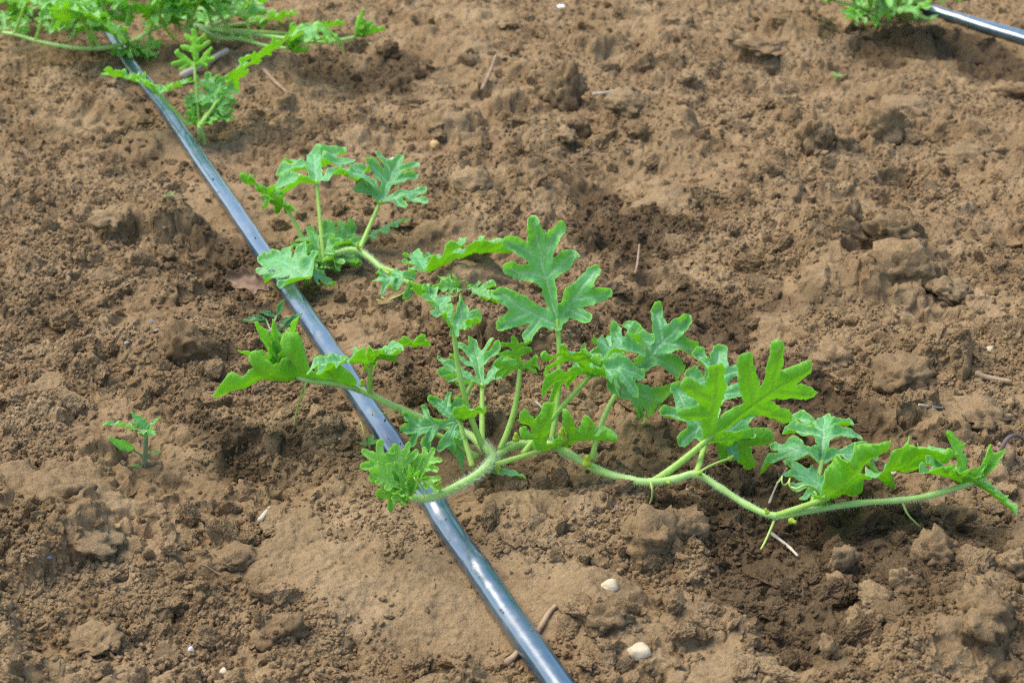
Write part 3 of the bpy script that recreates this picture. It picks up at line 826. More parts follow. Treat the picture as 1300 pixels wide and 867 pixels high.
for p in pipe_pts + pipe2_pts:
    if 0.6 < p.y < 3 and abs(p.x) < 1.2:
        for _ in range(3):
            if _r.random() < 0.25 + 0.9 * max(0, mnoise.noise((p.x * 9, p.y * 9, 3))):
                a = _r.uniform(-1.0, 1.0); o2 = Vector((math.sin(a) * 0.0084, 0, math.cos(a) * 0.0074))
                _on.append(tuple(p + Vector((o2.x, _r.uniform(-.012, .012), o2.z))))
crumbs('pipe_dirt', len(_on), 0.0003, 0.0013, 3.0, 61, 2, 'specks and crumbs of soil stuck on the pipes', clus=None, pts=_on, sink=(-.3, .4))
# emitter outlet and lime stain on the pipe
def emitter(px, py):
    p = on_pipe(px, py, -0.0006); i = min(range(len(pipe_pts)), key=lambda k: (pipe_pts[k] - p).length)
    d = (pipe_pts[i + 1] - pipe_pts[i - 1]).normalized()
    pts = [p - d * 0.011, p - d * 0.010, p - d * 0.004, p + d * 0.004, p + d * 0.010, p + d * 0.011]
    v, f, _, _ = tube_data(pts, [.0008, .0028, .0038, .0038, .0028, .0008], 14, squash=0.45)
    link('emitter', mesh_from('emitter', rel(v, pipe_o), f, plain_material('lime_stain', (0.14, 0.18, 0.20), (0.36, 0.38, 0.38), 160, 0.6, 0.4, 0.001)), pipe_o, label='pale lime crusted outlet of the pipe')
emitter(520, 578)

# ------------------------------------------------------------------ single clods, stones, twigs
def clod_mesh(name, dims, seed, mat, sub=4, cuts=7, rough=0.10, damp=0.0, crust=0.0, fine=0.05):
    import bmesh
    bm = bmesh.new(); bmesh.ops.create_icosphere(bm, subdivisions=sub, radius=1.0)
    rng = random.Random(seed)
    planes = []
    for _ in range(cuts):
        d = Vector((rng.gauss(0, 1), rng.gauss(0, 1), rng.gauss(0, 0.8))).normalized(); planes.append((d, rng.uniform(0.5, 0.85)))
    off = Vector((rng.uniform(-50, 50), rng.uniform(-50, 50), rng.uniform(-50, 50)))
    for v in bm.verts:
        p = v.co.normalized()
        r = 1.0
        for d, h in planes:
            c = p.dot(d)
            if c > 1e-4: r = min(r, h / c)
        r = r * 0.9 + 0.1
        r *= 1 + rough * mnoise.noise(p * 1.8 + off) * 1.6 + rough * 0.8 * mnoise.noise(p * 4.2 + off) - fine * 1.6 * abs(mnoise.noise(p * 7 + off)) + fine * mnoise.noise(p * 15 + off) + fine * 0.8 * mnoise.noise(p * 31 + off)
        if mat is M_SOIL:
            for fq, am in ((2.1, .26), (4.7, .15)):
                gr = abs(mnoise.noise(p * fq + off * 1.7)); r *= 1 - (1 - 0.2 * crust) * am * max(0.0, 0.14 - gr) / 0.14
        q = Vector((p.x * r * dims[0], p.y * r * dims[1], p.z * r * dims[2]))
        if mat is M_SOIL:
            w = q + off
            q += p * (1 - 0.30 * crust) * (0.0018 - 0.0085 * abs(mnoise.noise(w / 0.019)) - 0.0032 * abs(mnoise.noise(w / 0.009)) + 0.0016 * mnoise.noise(w / 0.0045))
        v.co = q
    me = bpy.data.meshes.new(name); bm.to_mesh(me); bm.free()
    me.polygons.foreach_set('use_smooth', np.ones(len(me.polygons), bool))
    for k, q in (('damp', damp), ('crust', crust)):
        a = me.attributes.new(k, 'FLOAT', 'POINT'); a.data.foreach_set('value', np.full(len(me.vertices), q, np.float32))
    me.materials.append(mat)
    return me
def place_lump(name, px, py, wpx, hpx, label, category, seed, mat=M_SOIL, bury=0.35, rot=0.0, tilt=(0, 0), damp=0.0, crust=0.0, depth=None, group=None, **kw):
    """px, py: where its foot meets the soil; wpx, hpx: how wide and high it shows"""
    g = ground(px, py); sc = (g - Vector((0, 0, CAM_H))).length / FPX
    hw = wpx * sc / 2; hz = hpx * sc / 2
    dims = (hw, depth * sc / 2 if depth else hw * 0.8, hz)
    o = link(name, clod_mesh(name, dims, seed, mat, damp=damp, crust=crust, **kw))
    o.location = (g.x, g.y + dims[1] * 0.5, soil_z(g.x, g.y + dims[1] * 0.4) + hz * (1 - 2 * bury) )
    o.rotation_euler = (tilt[0], tilt[1], rot)
    o['label'] = label; o['category'] = category
    if group: o['group'] = group
    return o
CLODS = [
    # x, y foot, w, h, label, rot, tilt, damp, crust, bury
    (716, 140, 66, 62, 'pointed dark olive clod standing upright in the upper middle of the field', .3, (0, .2), .35, 0, .2),
    (796, 148, 50, 26, 'pale smooth flat clod just right of the pointed dark clod', .2, (.3, 0), 0, .9, .3),
    (730, 175, 34, 34, 'narrow upright clod just below the pointed dark clod', 1.0, (0, 0), .1, .2, .25),
    (1035, 192, 50, 48, 'left one of two rough upright clods in the upper right of the field', .5, (0, .15), .15, 0, .25),
    (1120, 180, 66, 40, 'rounded clod with a dark underside right of the rough upright clods', .1, (0, 0), .1, 0, .2),
    (1078, 192, 34, 26, 'small clod wedged between the two rough upright clods', .9, (0, 0), .05, .2, .3),
    (1160, 148, 72, 24, 'pale smooth slab lying above the rounded upper right clod', .3, (.25, 0), 0, 1, .35),
    (1240, 205, 88, 20, 'flat slab with a sharp front edge near the upper right edge', 0, (.1, 0), 0, .8, .25),
    (1074, 290, 40, 50, 'pale wedge shaped clod standing in the right half of the field', .4, (.2, .2), 0, .9, .3),
    (1135, 310, 70, 46, 'round brown clod right of the pale wedge shaped clod', .2, (0, 0), .15, .1, .3),
    (850, 268, 84, 26, 'broad smooth slab above the damp hollow in the upper middle', .35, (.3, -.1), 0, 1, .35),
    (1150, 360, 90, 52, 'large blocky clod right of the middle with a smooth top', .25, (.25, 0), 0, .7, .48),
    (1205, 385, 54, 34, 'flat sided clod below and right of the large blocky clod', .6, (.3, .1), 0, .6, .3),
    (1062, 470, 56, 30, 'smooth pale clod just above the tip of the big right leaf', .2, (.2, 0), 0, .9, .35),
    (1150, 500, 86, 40, 'greyish cracked clod above the lobed leaf on the right', .1, (.2, 0), .2, .4, .35),
    (1250, 545, 92, 30, 'long rounded ridge of crust near the right edge above the vine tip', .05, (0, 0), .1, .6, .3),
    (1140, 522, 40, 26, 'dark rounded clod under the greyish cracked clod', .4, (0, 0), .35, 0, .3),
    (205, 735, 60, 20, 'hidden', 0, (0, 0), 0, 0, .3),
    (60, 640, 92, 40, 'large smooth pale slab near the left edge below the seedling', .5, (.2, .15), 0, 1, .45),
    (112, 665, 80, 26, 'long narrow pale slab lying right beside the large left slab', .75, (.2, .1), 0, 1, .35),
    (225, 455, 70, 48, 'dark crumbly clod with a broken face left of the pipe', .3, (0, 0), .25, 0, .3),
    (140, 300, 56, 26, 'pale flat topped clod on the left of the field', .1, (.2, 0), 0, 1, .35),
    (350, 815, 74, 44, 'rough clod with dark gaps under it in the lower left', .3, (0, 0), .1, .1, .3),
    (292, 722, 70, 22, 'elongated pale ridge of soil in the lower left', -.3, (0, .1), 0, .8, .3),
    (110, 830, 76, 24, 'slanting pale clod in the bottom left corner', .6, (0, -.2), 0, .7, .35),
    (830, 705, 110, 66, 'big rounded clod in front of the right runner', -.35, (0, .1), .1, .3, .52),
    (860, 690, 70, 50, 'greyish lump tucked under the right runner', .2, (0, 0), .2, .5, .35),
    (1070, 725, 34, 34, 'small upright knob of soil below the right runner', .3, (0, 0), .25, 0, .25),
    (1070, 752, 40, 24, 'low rough clod just below the small upright knob', .3, (0, 0), .2, .2, .3),
    (1150, 740, 46, 40, 'upper lump of the crooked soil ridge at lower right', .6, (0, .2), .05, .6, .3),
    (1118, 770, 56, 30, 'middle lump of the crooked soil ridge at lower right', .6, (0, .1), .05, .7, .3),
    (1098, 795, 44, 26, 'lowest lump of the crooked soil ridge at lower right', .5, (0, .1), .05, .7, .3),
    (1058, 838, 36, 32, 'brown pebble like clod alone near the bottom edge', .4, (0, 0), .1, .2, .25),
    (1200, 710, 72, 46, 'dark crumbly clod below the end of the right runner', .2, (0, 0), .3, .1, .42),
    (1245, 800, 100, 56, 'broad flat light brown clod in the lower right corner', .3, (.2, .1), 0, .6, .45),
    (1290, 730, 40, 40, 'light brown clod cut by the right edge of the picture', .2, (0, 0), 0, .6, .3),
    (770, 800, 60, 44, 'crumbly clod right of the pipe and above the cream stone', .3, (0, 0), .15, .1, .35),
    (600, 245, 66, 26, 'cracked flat slab right of the second plant', .2, (.3, 0), 0, .9, .35),
    (720, 195, 40, 20, 'thin tilted clod in the stony patch under the pointed clod', .2, (.2, .2), 0, .7, .3),
    (905, 90, 34, 14, 'small cluster clod left of centre at the top of the field', .2, (0, 0), 0, .4, .3),
    (965, 72, 60, 22, 'row like clod high in the field below the top edge', .2, (0, 0), 0, .6, .3),
    (650, 38, 34, 16, 'pale rounded clod near the top edge of the field', 0, (0, 0), 0, 1, .25),
    (863, 30, 40, 22, 'smooth light clod near the top edge right of the middle', .2, (.2, 0), 0, .9, .35),
    (1285, 120, 60, 24, 'brown clod at the right edge under the second pipe', .2, (0, 0), .1, .3, .3),
    (120, 395, 40, 26, 'small upright clod in the left part of the field', .4, (0, 0), .1, .2, .3),
    (810, 175, 34, 20, 'dark little clod right below the pale smooth flat clod', .4, (0, 0), .2, 0, .25),
    (870, 110, 40, 20, 'low flat clod right of the straw in the upper middle', .2, (0, 0), 0, .5, .3),
]
for i, (x, y, w, h, lab, rot, tl, dm, cr, bu) in enumerate(CLODS):
    if lab == 'hidden': continue
    flat = h / w < 0.6
    place_lump('soil_clod', x, y, w * 1.15, h * (1.45 if cr < .6 else 1.2), lab, 'clod', 900 + i * 7, rot=rot, tilt=tl, damp=dm, crust=cr * .7, bury=bu + 0.12, rough=0.15, fine=0.03, cuts=10 if flat else 8, depth=w * 1.1, group='single clods on the soil')

STONES = [
    (812, 834, 36, 24, 'cream stone lying right of the pipe at the bottom', M_STONE), (775, 748, 27, 16, 'smaller cream stone above the cream stone at the bottom', M_STONE),
    (243, 831, 11, 17, 'small white stone in the lower left', M_WSTONE), (552, 193, 18, 13, 'ochre stone right of the second plant', M_OSTONE),
    (148, 668, 12, 8, 'tiny ochre pebble beside the long narrow slab', M_OSTONE), (10, 666, 9, 6, 'tiny bluish grey pebble at the left edge', M_GSTONE),
    (2, 497, 8, 14, 'yellowish stone cut by the left edge', M_OSTONE), (783, 648, 14, 8, 'dark shiny pebble under the right runner', M_GSTONE),
    (192, 412, 13, 9, 'dark pebble left of the weed and above the seedling', M_GSTONE), (795, 655, 10, 6, 'hidden', M_GSTONE),
    (1133, 605, 12, 14, 'small tan pebble behind the leaf of the right runner', M_STONE), (1258, 447, 14, 12, 'little pale stone near the right edge', M_STONE),
    (713, 8, 20, 6, 'bleached pale chip at the top edge of the field', M_WSTONE), (500, 210, 14, 6, 'pale chip behind the second plant', M_WSTONE),
    (60, 695, 10, 7, 'grey pebble near the left edge below the slabs', M_GSTONE), (284, 855, 14, 14, 'tan stone at the bottom edge right of the white stone', M_STONE)]
for i, (x, y, w, h, lab, m) in enumerate(STONES):
    if lab != 'hidden':
        place_lump('stone', x, y, w, h, lab, 'stone', 400 + i, mat=m, bury=0.40, rot=i * 0.7, sub=3, cuts=12, rough=0.12, fine=0.03)

def twig(pxs, r, label, mat, lift=0.003, name='twig', cat='twig', seed=0, zs=None):
    pts = []
    for i, (x, y) in enumerate(pxs):
        g = ground(x, y); pts.append(g + Vector((0, 0, lift + (zs[i] if zs else 0))))
    p = spline(pts, 5); n = len(p)
    rad = [r * (0.75 + 0.5 * (mnoise.noise((i * 0.6, seed, 0)) * 0.5 + 0.5)) * (1 - 0.35 * i / n) for i in range(n)]
    v, f, _, _ = tube_data(p, rad, 8, ridges=0.08)
    c = p[n // 2]
    o = link(name, mesh_from(name, [q - c for q in v], f, mat)); o.location = c
    o['label'] = label; o['category'] = cat
twig([(643, 846), (662, 828), (682, 806), (697, 782), (706, 772)], 0.0023, 'brown stick lying under the pipe near the bottom', M_TWIG, 0.002)
twig([(1238, 480), (1252, 485), (1283, 491)], 0.0026, 'short reddish stick near the right edge', M_TWIG, 0.004)
twig([(330, 668), (337, 659), (345, 650)], 0.0020, 'short pale twig in the lower left by the damp hollow', M_STRAW, 0.004)
twig([(752, 127), (775, 124), (798, 118)], 0.0026, 'pale straw lying right of the pointed dark clod', M_STRAW, 0.006)
twig([(612, 118), (621, 107), (630, 95)], 0.0022, 'thin twig standing out of the soil in the upper middle', M_TWIG, 0.004, zs=(0, .008, .02))
twig([(976, 645), (986, 625), (998, 610)], 0.0009, 'thin grey straw behind the node of the right runner', M_STRAW, 0.004, zs=(0, .003, .006))
twig([(1262, 606), (1272, 597), (1287, 594), (1312, 599)], 0.0018, 'dark curled stalk beside the tip of the right runner', M_DTWIG, 0.012, zs=(0, .012, .014, .006))
twig([(978, 683), (1000, 700), (1012, 712)], 0.0012, 'dry root fibre in the dark soil below the right runner', M_STRAW, 0.004)
twig([(232, 105), (262, 88), (290, 72)], 0.0045, 'dry pale stalk lying behind the third plant', M_STRAW, 0.008)
twig([(335, 92), (350, 108), (366, 122)], 0.0026, 'thin brown stalk pressed in the soil right of the third plant', M_TWIG, 0.003)
twig([(806, 352), (809, 342), (811, 330)], 0.0013, 'tiny brown splinter in the damp hollow of the middle', M_TWIG, 0.003, zs=(0, .004, .012))
twig([(680, 516), (689, 524), (697, 531)], 0.0009, 'fine white straw beside the long petioles of the central vine', M_STRAW, 0.004)
twig([(258, 505), (275, 502), (288, 498)], 0.0012, 'flat dry fibre left of the arching leaf', M_TWIG, 0.003)
twig([(1166, 520), (1200, 524), (1230, 520)], 0.0010, 'pale root fibre crossing the greyish soil on the right', M_STRAW, 0.004)
twig([(160, 442), (186, 430), (202, 424)], 0.0012, 'thin beige fibre on the left of the field', M_STRAW, 0.004)

# ------------------------------------------------------------------ the central watermelon vine
UP = Vector((0, 0, 1)); CAMD = Vector((0, -CT, ST))        # towards the viewer's side of the plant
foot = ground(622, 600)
Y0 = foot.y
Z0 = foot.z
def g3(px, py, h): return atz(px, py, Z0 + h)
def a3(px, py, dy=0.0): return aty(px, py, Y0 + dy)
pl = Plant('watermelon_vine', foot, 'big watermelon vine with three runners sprawling across the pipe in the centre', 'vine', 'watermelon plants along the pipes', res=76, seed=1)
crown = g3(622, 586, 0.020)
pl.stem([foot + Vector((0.002, 0.004, -0.02)), foot + Vector((0, 0.001, 0.006)), crown], 0.0036, 0.0032, hairs=(4000, .001, .002))
# runner across the pipe towards the camera
r1 = [g3(612, 562, .018), g3(620, 572, .023), crown + Vector((0.002, 0, 0.003)), g3(608, 601, .030), g3(585, 615, .034), g3(560, 627, .036), g3(540, 633, .036), g3(524, 631, .037)]
pl.stem(r1, 0.0031, 0.0024, hairs=(12000, 0.002, 0.0042))
tipc = r1[-1] + Vector((-0.003, 0, 0.002))
# its crowded tip: young lobed leaves in a rosette
for (bx, by, tx, ty, dy, up, wd, fo, kd) in [
    (518, 618, 458, 570, .004, (-.1, -.45, .85), .9, .30, 'melon'), (515, 624, 466, 598, -.014, (0, -.4, .85), .8, .35, 'melon'), (514, 628, 479, 622, -.02, (-.2, -.3, .9), .9, .3, 'young'),
    (524, 612, 500, 562, .012, (.2, -.75, .55), .95, .3, 'melon'), (530, 612, 553, 568, .012, (-.2, -.7, .6), .95, .25, 'melon'),
    (526, 622, 520, 588, -.006, (0, -.8, .4), .8, .6, 'toothed'), (520, 630, 503, 638, -.02, (-.2, -.2, 1), .9, .3, 'young'), (522, 626, 534, 596, -.01, (-.4, -.7, .3), .7, .6, 'toothed')]:
    b = aty(bx, by, tipc.y + dy * 0.3); t = aty(tx, ty, tipc.y + dy)
    pl.leaf(b, t, up, kind=kd, wide=wd * 1.2, fold=fo, curl=.15, bend=.02, ruffle=.03, young=.85, res=48, name='young_leaf', thick=.0003)
pl.tendril([tipc + Vector((.012, 0, .003)), aty(538, 612, tipc.y), aty(526, 606, tipc.y - .01), aty(533, 617, tipc.y - .012), aty(540, 633, tipc.y - .012)], .0006)
pl.tendril([g3(555, 622, .034), g3(540, 612, .042), g3(528, 606, .046)], .0014, name='stalk')
pl.bud(g3(556, 620, .040), (.3, -.2, .8), .0055)
# runner to the left, over the pipe
r2 = [g3(616, 574, .016), g3(596, 552, .018), g3(560, 540, .020), g3(520, 524, .024), g3(490, 511, .030), g3(458, 496, .036), g3(425, 487, .043), g3(395, 484, .046), g3(370, 474, .050), g3(354, 458, .058)]
pl.stem(r2, 0.0027, 0.0017, hairs=(7000, 0.0015, 0.0032))
yl = r2[6].y
pl.leaf(g3(440, 489, .041), aty(273, 503, yl - .015), (0.05, .60, .80), foot=g3(458, 496, .036), kind='young', wide=.80, bend=.09, fold=.42, curl=-.1, ruffle=.09, label='arching leaf hanging over the soil left of the pipe')
bt = aty(470, 463, r2[4].y)
pl.leaf(bt, aty(405, 478, r2[4].y - .05), (0, .65, .75), foot=g3(469, 500, .034), wide=1.0, bend=.10, fold=.35, curl=.3, ruffle=.06)
pl.leaf(aty(472, 462, r2[4].y), aty(548, 440, r2[4].y + .02), (-.1, .55, .8), foot=bt, wide=.95, bend=.14, fold=.25, curl=.4, ruffle=.06)
tp = r2[-1]
for (bx, by, tx, ty, dy, up, L) in [(350, 458, 322, 408, .0, (.6, -.4, .3), 1), (352, 456, 346, 404, .006, (.3, -.6, .2), 1), (354, 458, 381, 401, .0, (-.8, -.4, .3), 1), (352, 462, 300, 445, -.01, (0, -.1, 1), 1),
                               (356, 462, 385, 448, -.01, (-.2, -.3, .9), 1), (352, 464, 340, 440, -.01, (0, -.9, .3), 1), (358, 466, 392, 462, .0, (-.2, -.3, .9), 1)]:
    pl.leaf(aty(bx, by, tp.y), aty(tx, ty, tp.y + dy), up, kind='toothed', wide=.72, fold=.75, curl=.1, bend=-.04, ruffle=.04, young=.85, res=36, name='young_leaf', thick=.0003)
pl.tendril([g3(390, 485, .046), g3(384, 496, .036), g3(378, 516, .022), g3(373, 540, .004)], .0009)
pl.tendril([g3(388, 487, .046), g3(386, 500, .038), g3(379, 509, .03)], .0006)
pl.bud(g3(460, 490, .036), (0.0, -.2, 1), .0055)
pl.tendril([g3(505, 518, .028), g3(492, 524, .030), g3(478, 524, .026), g3(475, 519, .028)], .0006)
pl.tendril([g3(458, 535, .022), g3(462, 550, .016), g3(466, 563, .006)], .0007)
# runner to the right
r3 = [g3(628, 582, .018), g3(650, 566, .020), g3(690, 563, .024), g3(718, 574, .026), g3(758, 596, .022), g3(800, 609, .022), g3(828, 612, .023), g3(858, 608, .026), g3(884, 602, .028),
      g3(915, 620, .022), g3(950, 642, .016), g3(985, 655, .015), g3(1030, 648, .018), g3(1090, 639, .022), g3(1140, 635, .026), g3(1185, 628, .030), g3(1230, 614, .034), g3(1250, 606, .036)]
pl.stem(r3, 0.0029, 0.0017, hairs=(5500, 0.0012, 0.003), nodes=.18)
def pet(px, py, h): return g3(px, py, h)
# long stalked leaves of the middle
pl.leaf(a3(576, 420, .02), a3(520, 366, .06), (.6, -.1, .8), foot=pet(614, 570, .020), sag=(-.004, 0, 0), wide=.85, bend=.06, fold=.6, curl=.3, ruffle=.06, label='narrow folded leaf high on a thin long stalk')
pl.leaf(a3(577, 418, .02), a3(610, 408, .00), (0, -.1, 1), wide=1.1, bend=.05, fold=-.1, curl=.5, ruffle=.07, kind='young', res=50)
pl.leaf(a3(612, 490, .05), a3(602, 432, .10), (0, -.75, .65), foot=pet(612, 566, .02), wide=1.15, bend=-.03, fold=.50, curl=.1, ruffle=.05, label='bluish leaf facing the viewer between the long stalks')
pl.leaf(a3(600, 485, .07), a3(555, 455, .09), (.3, -.2, .9), foot=pet(578, 530, .02), kind='young', wide=1.2, bend=.08, fold=-.2, curl=.5, ruffle=.05)
pl.leaf(a3(660, 470, .03), a3(652, 426, .03), (0, .88, .45), foot=pet(634, 572, .02), sag=(.003, 0, 0), wide=1.45, bend=.06, fold=.10, curl=.5, ruffle=.05, label='dark umbrella like leaf drooping from a brownish stalk', stem_mat=None)
pl.leaf(a3(708, 412, .045), a3(672, 272, .085), (-.06, -.88, .46), foot=pet(700, 560, .024), sag=(.003, 0, 0), wide=.98, bend=-.03, fold=.46, curl=.2, ruffle=.085, label='tallest upright leaf with its bluish upper face towards the viewer', seed=177)
pl.leaf(a3(750, 476, .01), a3(712, 440, -.02), (0, .55, .8), foot=pet(664, 576, .026), sag=(-.004, 0, -.004), wide=1.3, bend=.04, fold=.05, curl=.6, ruffle=.06)
pl.leaf(a3(752, 475, .01), a3(812, 418, .06), (-.3, -.35, .85), foot=a3(750, 476, .01), wide=1.0, bend=.05, fold=.2, curl=.7, ruffle=.08)
pl.leaf(a3(785, 494, .05), a3(872, 400, .10), (.25, -.72, .6), foot=pet(752, 584, .022), sag=(-.003, 0, 0), wide=1.1, bend=.08, fold=.25, curl=.9, ruffle=.08, label='bluish drooping leaf with folded lobes right of the tallest leaf')
pl.leaf(a3(683, 573, -.02), a3(784, 560, -.045), (0, .75, .65), foot=pet(628, 590, .023), wide=1.1, bend=.07, fold=.50, curl=.1, ruffle=.07, label='low arching leaf just right of the crown')
pl.leaf(a3(583, 534, -.005), a3(508, 548, .0), (.15, -.80, .55), foot=pet(600, 592, .02), wide=1.0, bend=.05, fold=.3, curl=.5, ruffle=.09, label='dark twisted leaf left of the long stalks')
pl.leaf(a3(581, 534, -.005), a3(612, 520, -.03), (0, .75, .6), kind='oval', wide=1.5, bend=.05, fold=.3, curl=.4, ruffle=.05, res=44, label='brown edged turned up lobe')
# large leaves of the right runner
yr = r3[7].y
pl.leaf(aty(901, 556, yr + .02), aty(1036, 460, yr + .035), (.36, .72, .56), foot=r3[6], sag=(-.003, 0, -.004), wide=1.28, bend=.02, fold=.14, curl=.10, ruffle=.016, label='largest leaf, its bright green underside facing the viewer', seed=205, pr=.0022)
pl.leaf(aty(896, 560, yr + .035), aty(915, 440, yr + .10), (.1, -.6, .75), foot=r3[8], wide=.8, bend=.06, fold=.25, curl=.4, ruffle=.05)
ye = r3[11].y
pl.leaf(aty(1043, 588, ye + .06), aty(1047, 527, ye + .12), (-.15, -.55, .80), foot=g3(1030, 648, .018), wide=1.4, bend=.05, fold=.30, curl=.5, ruffle=.07, label='feathery leaf standing behind the right runner')
pl.leaf(aty(1045, 634, ye + .0), aty(1216, 586, ye + .03), (.12, .80, .55), foot=r3[11], wide=.70, bend=.07, fold=.22, curl=.3, ruffle=.09, label='long arching leaf along the right runner', pr=.0020)
pl.leaf(aty(1052, 628, ye + .02), aty(1000, 590, ye + .06), (.2, -.4, .85), foot=aty(1045, 634, ye), kind='young', wide=1.2, bend=.06, fold=.1, curl=.6, ruffle=.06, res=48)
yt = r3[-1].y
for (bx, by, tx, ty, dy, up, wd, yg, sz) in [(1222, 614, 1198, 545, .0, (.8, -.5, .1), .7, .3, 1), (1236, 614, 1291, 655, -.02, (.4, .2, .9), .7, .3, 1), (1240, 606, 1256, 562, .0, (.5, -.6, .3), .6, .8, 1),
                                  (1244, 606, 1278, 570, .0, (-.5, -.6, .4), .6, .8, 1), (1226, 616, 1168, 600, -.02, (0, .2, 1), .9, .3, 1), (1230, 612, 1252, 588, -.006, (-.3, -.8, .4), .8, .7, 1), (1232, 612, 1205, 590, .01, (.1, -.6, .6), .9, .5, 1)]:
    pl.leaf(aty(bx, by, yt), aty(tx, ty, yt + dy), up, kind='toothed' if wd < .75 else 'young', wide=wd * 1.1, fold=.5, curl=.2, bend=.05, ruffle=.05, young=yg, res=44, name='young_leaf', thick=.0003)
pl.tendril([g3(985, 655, .014), g3(980, 668, .010), g3(972, 686, .004), g3(966, 697, .002)], .0011)
pl.tendril([g3(1145, 636, .026), g3(1152, 652, .018), g3(1163, 664, .010), g3(1176, 675, .003)], .0009)
pl.tendril([g3(826, 612, .026), g3(828, 622, .022), g3(827, 634, .014), g3(821, 646, .006)], .0009)
pl.tendril([g3(1042, 630, .02), g3(1034, 620, .028), g3(1022, 616, .034), g3(1012, 620, .034), g3(1004, 618, .034)], .0009, coil=2)
st = pl.tendril([r3[8], g3(900, 592, .030), g3(916, 585, .034), g3(926, 582, .036)], .0010, name='stalk')
pl.bud(g3(924, 584, .034), (.6, 0, .6), .0045)
pl.bud(g3(887, 601, .030), (.2, -.6, .5), .0045); pl.bud(g3(846, 611, .024), (.2, -.6, .2), .0050); pl.bud(g3(745, 592, .026), (0, -.1, 1), .0085)
pl.bud(g3(655, 560, .026), (0, -.1, 1), .0065); pl.bud(g3(632, 592, .018), (.1, -.5, -.5), .0055); pl.bud(g3(716, 560, .040), (.2, 0, 1), .0060); pl.bud(g3(1002, 660, .014), (.4, -.5, .1), .0055)
pl.bud(g3(975, 652, .018), (-.3, 0, .6), .004); pl.bud(g3(712, 552, .045), (.2, -.1, 1), .0055)
# old seed leaves and a bare stalk by the crown
pl.leaf(g3(622, 600, .010), g3(668, 607, .007), (0, .1, 1), kind='oval', wide=1.15, fold=.1, curl=.2, bend=.08, ruffle=.02, name='seed_leaf', res=40, label='thick oval seed leaf lying on the soil')
pl.leaf(a3(578, 542, .0), a3(588, 598, -.005), (-.3, -.9, .2), kind='oval', wide=.75, fold=.3, curl=.0, bend=-.03, ruffle=.02, name='seed_leaf', res=36)
pl.stem([g3(606, 580, .020), g3(580, 564, .022), g3(556, 552, .026), g3(538, 545, .03)], .0020, .0014, name='stalk', mat=M_STEM, hairs=(5000, .0008, .0018))
pl.done()

# ------------------------------------------------------------------ second plant, behind the pipe's right side
foot = ground(405, 345); Y0, Z0 = foot.y, foot.z
pl = Plant('watermelon_vine', foot, 'watermelon plant with three stalked leaves right beside the middle of the pipe', 'vine', 'watermelon plants along the pipes', res=64, seed=2)
cr2 = g3(410, 334, .018)
pl.stem([foot + Vector((0, .003, -.02)), foot + Vector((0, 0, .006)), cr2], .0036, .0032)
rr = [cr2, g3(422, 324, .024), g3(440, 318, .028), g3(456, 319, .028), g3(470, 328, .026), g3(484, 340, .024), g3(505, 352, .026), g3(530, 362, .030), g3(560, 372, .034), g3(580, 374, .036)]
pl.stem(rr, .0029, .0019, hairs=(14000, .0015, .0036))
pl.leaf(a3(366, 268, .02), a3(300, 224, .02), (-.25, .35, .9), foot=g3(396, 324, .018), wide=1.15, bend=.05, fold=.25, curl=.35, ruffle=.07, label='left leaf turned away with curled lobes')
pl.leaf(a3(402, 232, .03), a3(398, 196, .12), (0, -.75, .66), foot=g3(411, 330, .02), wide=1.2, bend=.02, fold=.25, curl=.5, ruffle=.06)
pl.leaf(a3(482, 257, .04), a3(507, 196, .10), (.1, -.74, .66), foot=g3(456, 318, .028), wide=1.2, bend=-.02, fold=.35, curl=.1, ruffle=.05, label='right upright leaf with pale bluish face')
pl.leaf(a3(466, 302, .04), a3(521, 279, .05), (0, .1, 1), foot=g3(450, 320, .026), kind='young', wide=.7, bend=.1, fold=-.4, curl=.2, ruffle=.04, res=44)
pl.leaf(g3(392, 352, .03), a3(333, 332, -.02), (0, -.55, .83), foot=g3(400, 345, .015), wide=1.0, bend=.10, fold=.05, curl=.3, ruffle=.05, kind='young', res=50, label='flat leaf resting on the pipe')
pl.leaf(g3(394, 348, .03), a3(424, 362, -.05), (.1, -.5, .85), foot=g3(388, 362, .012), wide=1.3, bend=.05, fold=.1, curl=.4, ruffle=.06, kind='toothed', res=50)
for (tx, ty, dy, up, wd) in [(392, 302, .02, (-.2, -.6, .6), 1), (384, 325, .0, (-.3, -.3, .9), 1), (440, 300, .03, (0, -.6, .8), 1.1), (428, 345, -.02, (.1, -.2, 1), 1.1), (405, 308, .0, (.2, -.8, .4), .8), (452, 292, .04, (.1, -.5, .8), .9), (400, 350, -.02, (-.2, -.3, .9), .9)]:
    pl.leaf(cr2 + Vector((0, 0, .002)), a3(tx, ty, dy), up, kind='melon', wide=wd, bend=.06, fold=.35, curl=.3, ruffle=.06, young=.4, res=44, name='young_leaf')
yb = rr[7].y
pl.leaf(aty(546, 346, yb + .0), aty(656, 322, yb + .02), (.05, .50, .86), foot=rr[6], wide=.85, bend=.10, fold=.45, curl=.25, ruffle=.06, label='arching leaf reaching right above the runner tip')
pl.leaf(aty(540, 348, yb), aty(524, 322, yb + .04), (.2, -.3, .9), kind='young', wide=1.1, bend=.05, fold=.3, curl=.3, ruffle=.06, res=44)
pl.leaf(aty(538, 356, yb - .01), aty(470, 358, yb - .02), (0, -.25, .95), foot=rr[5], wide=1.1, bend=.10, fold=-.05, curl=.6, ruffle=.09, label='ruffled leaf lying over the runner')
pl.leaf(aty(530, 352, yb - .01), aty(565, 400, yb - .03), (-.4, -.4, .8), kind='toothed', wide=1.0, bend=.08, fold=.1, curl=.5, ruffle=.06, res=46)
tq = rr[-1] + Vector((.002, 0, .006))
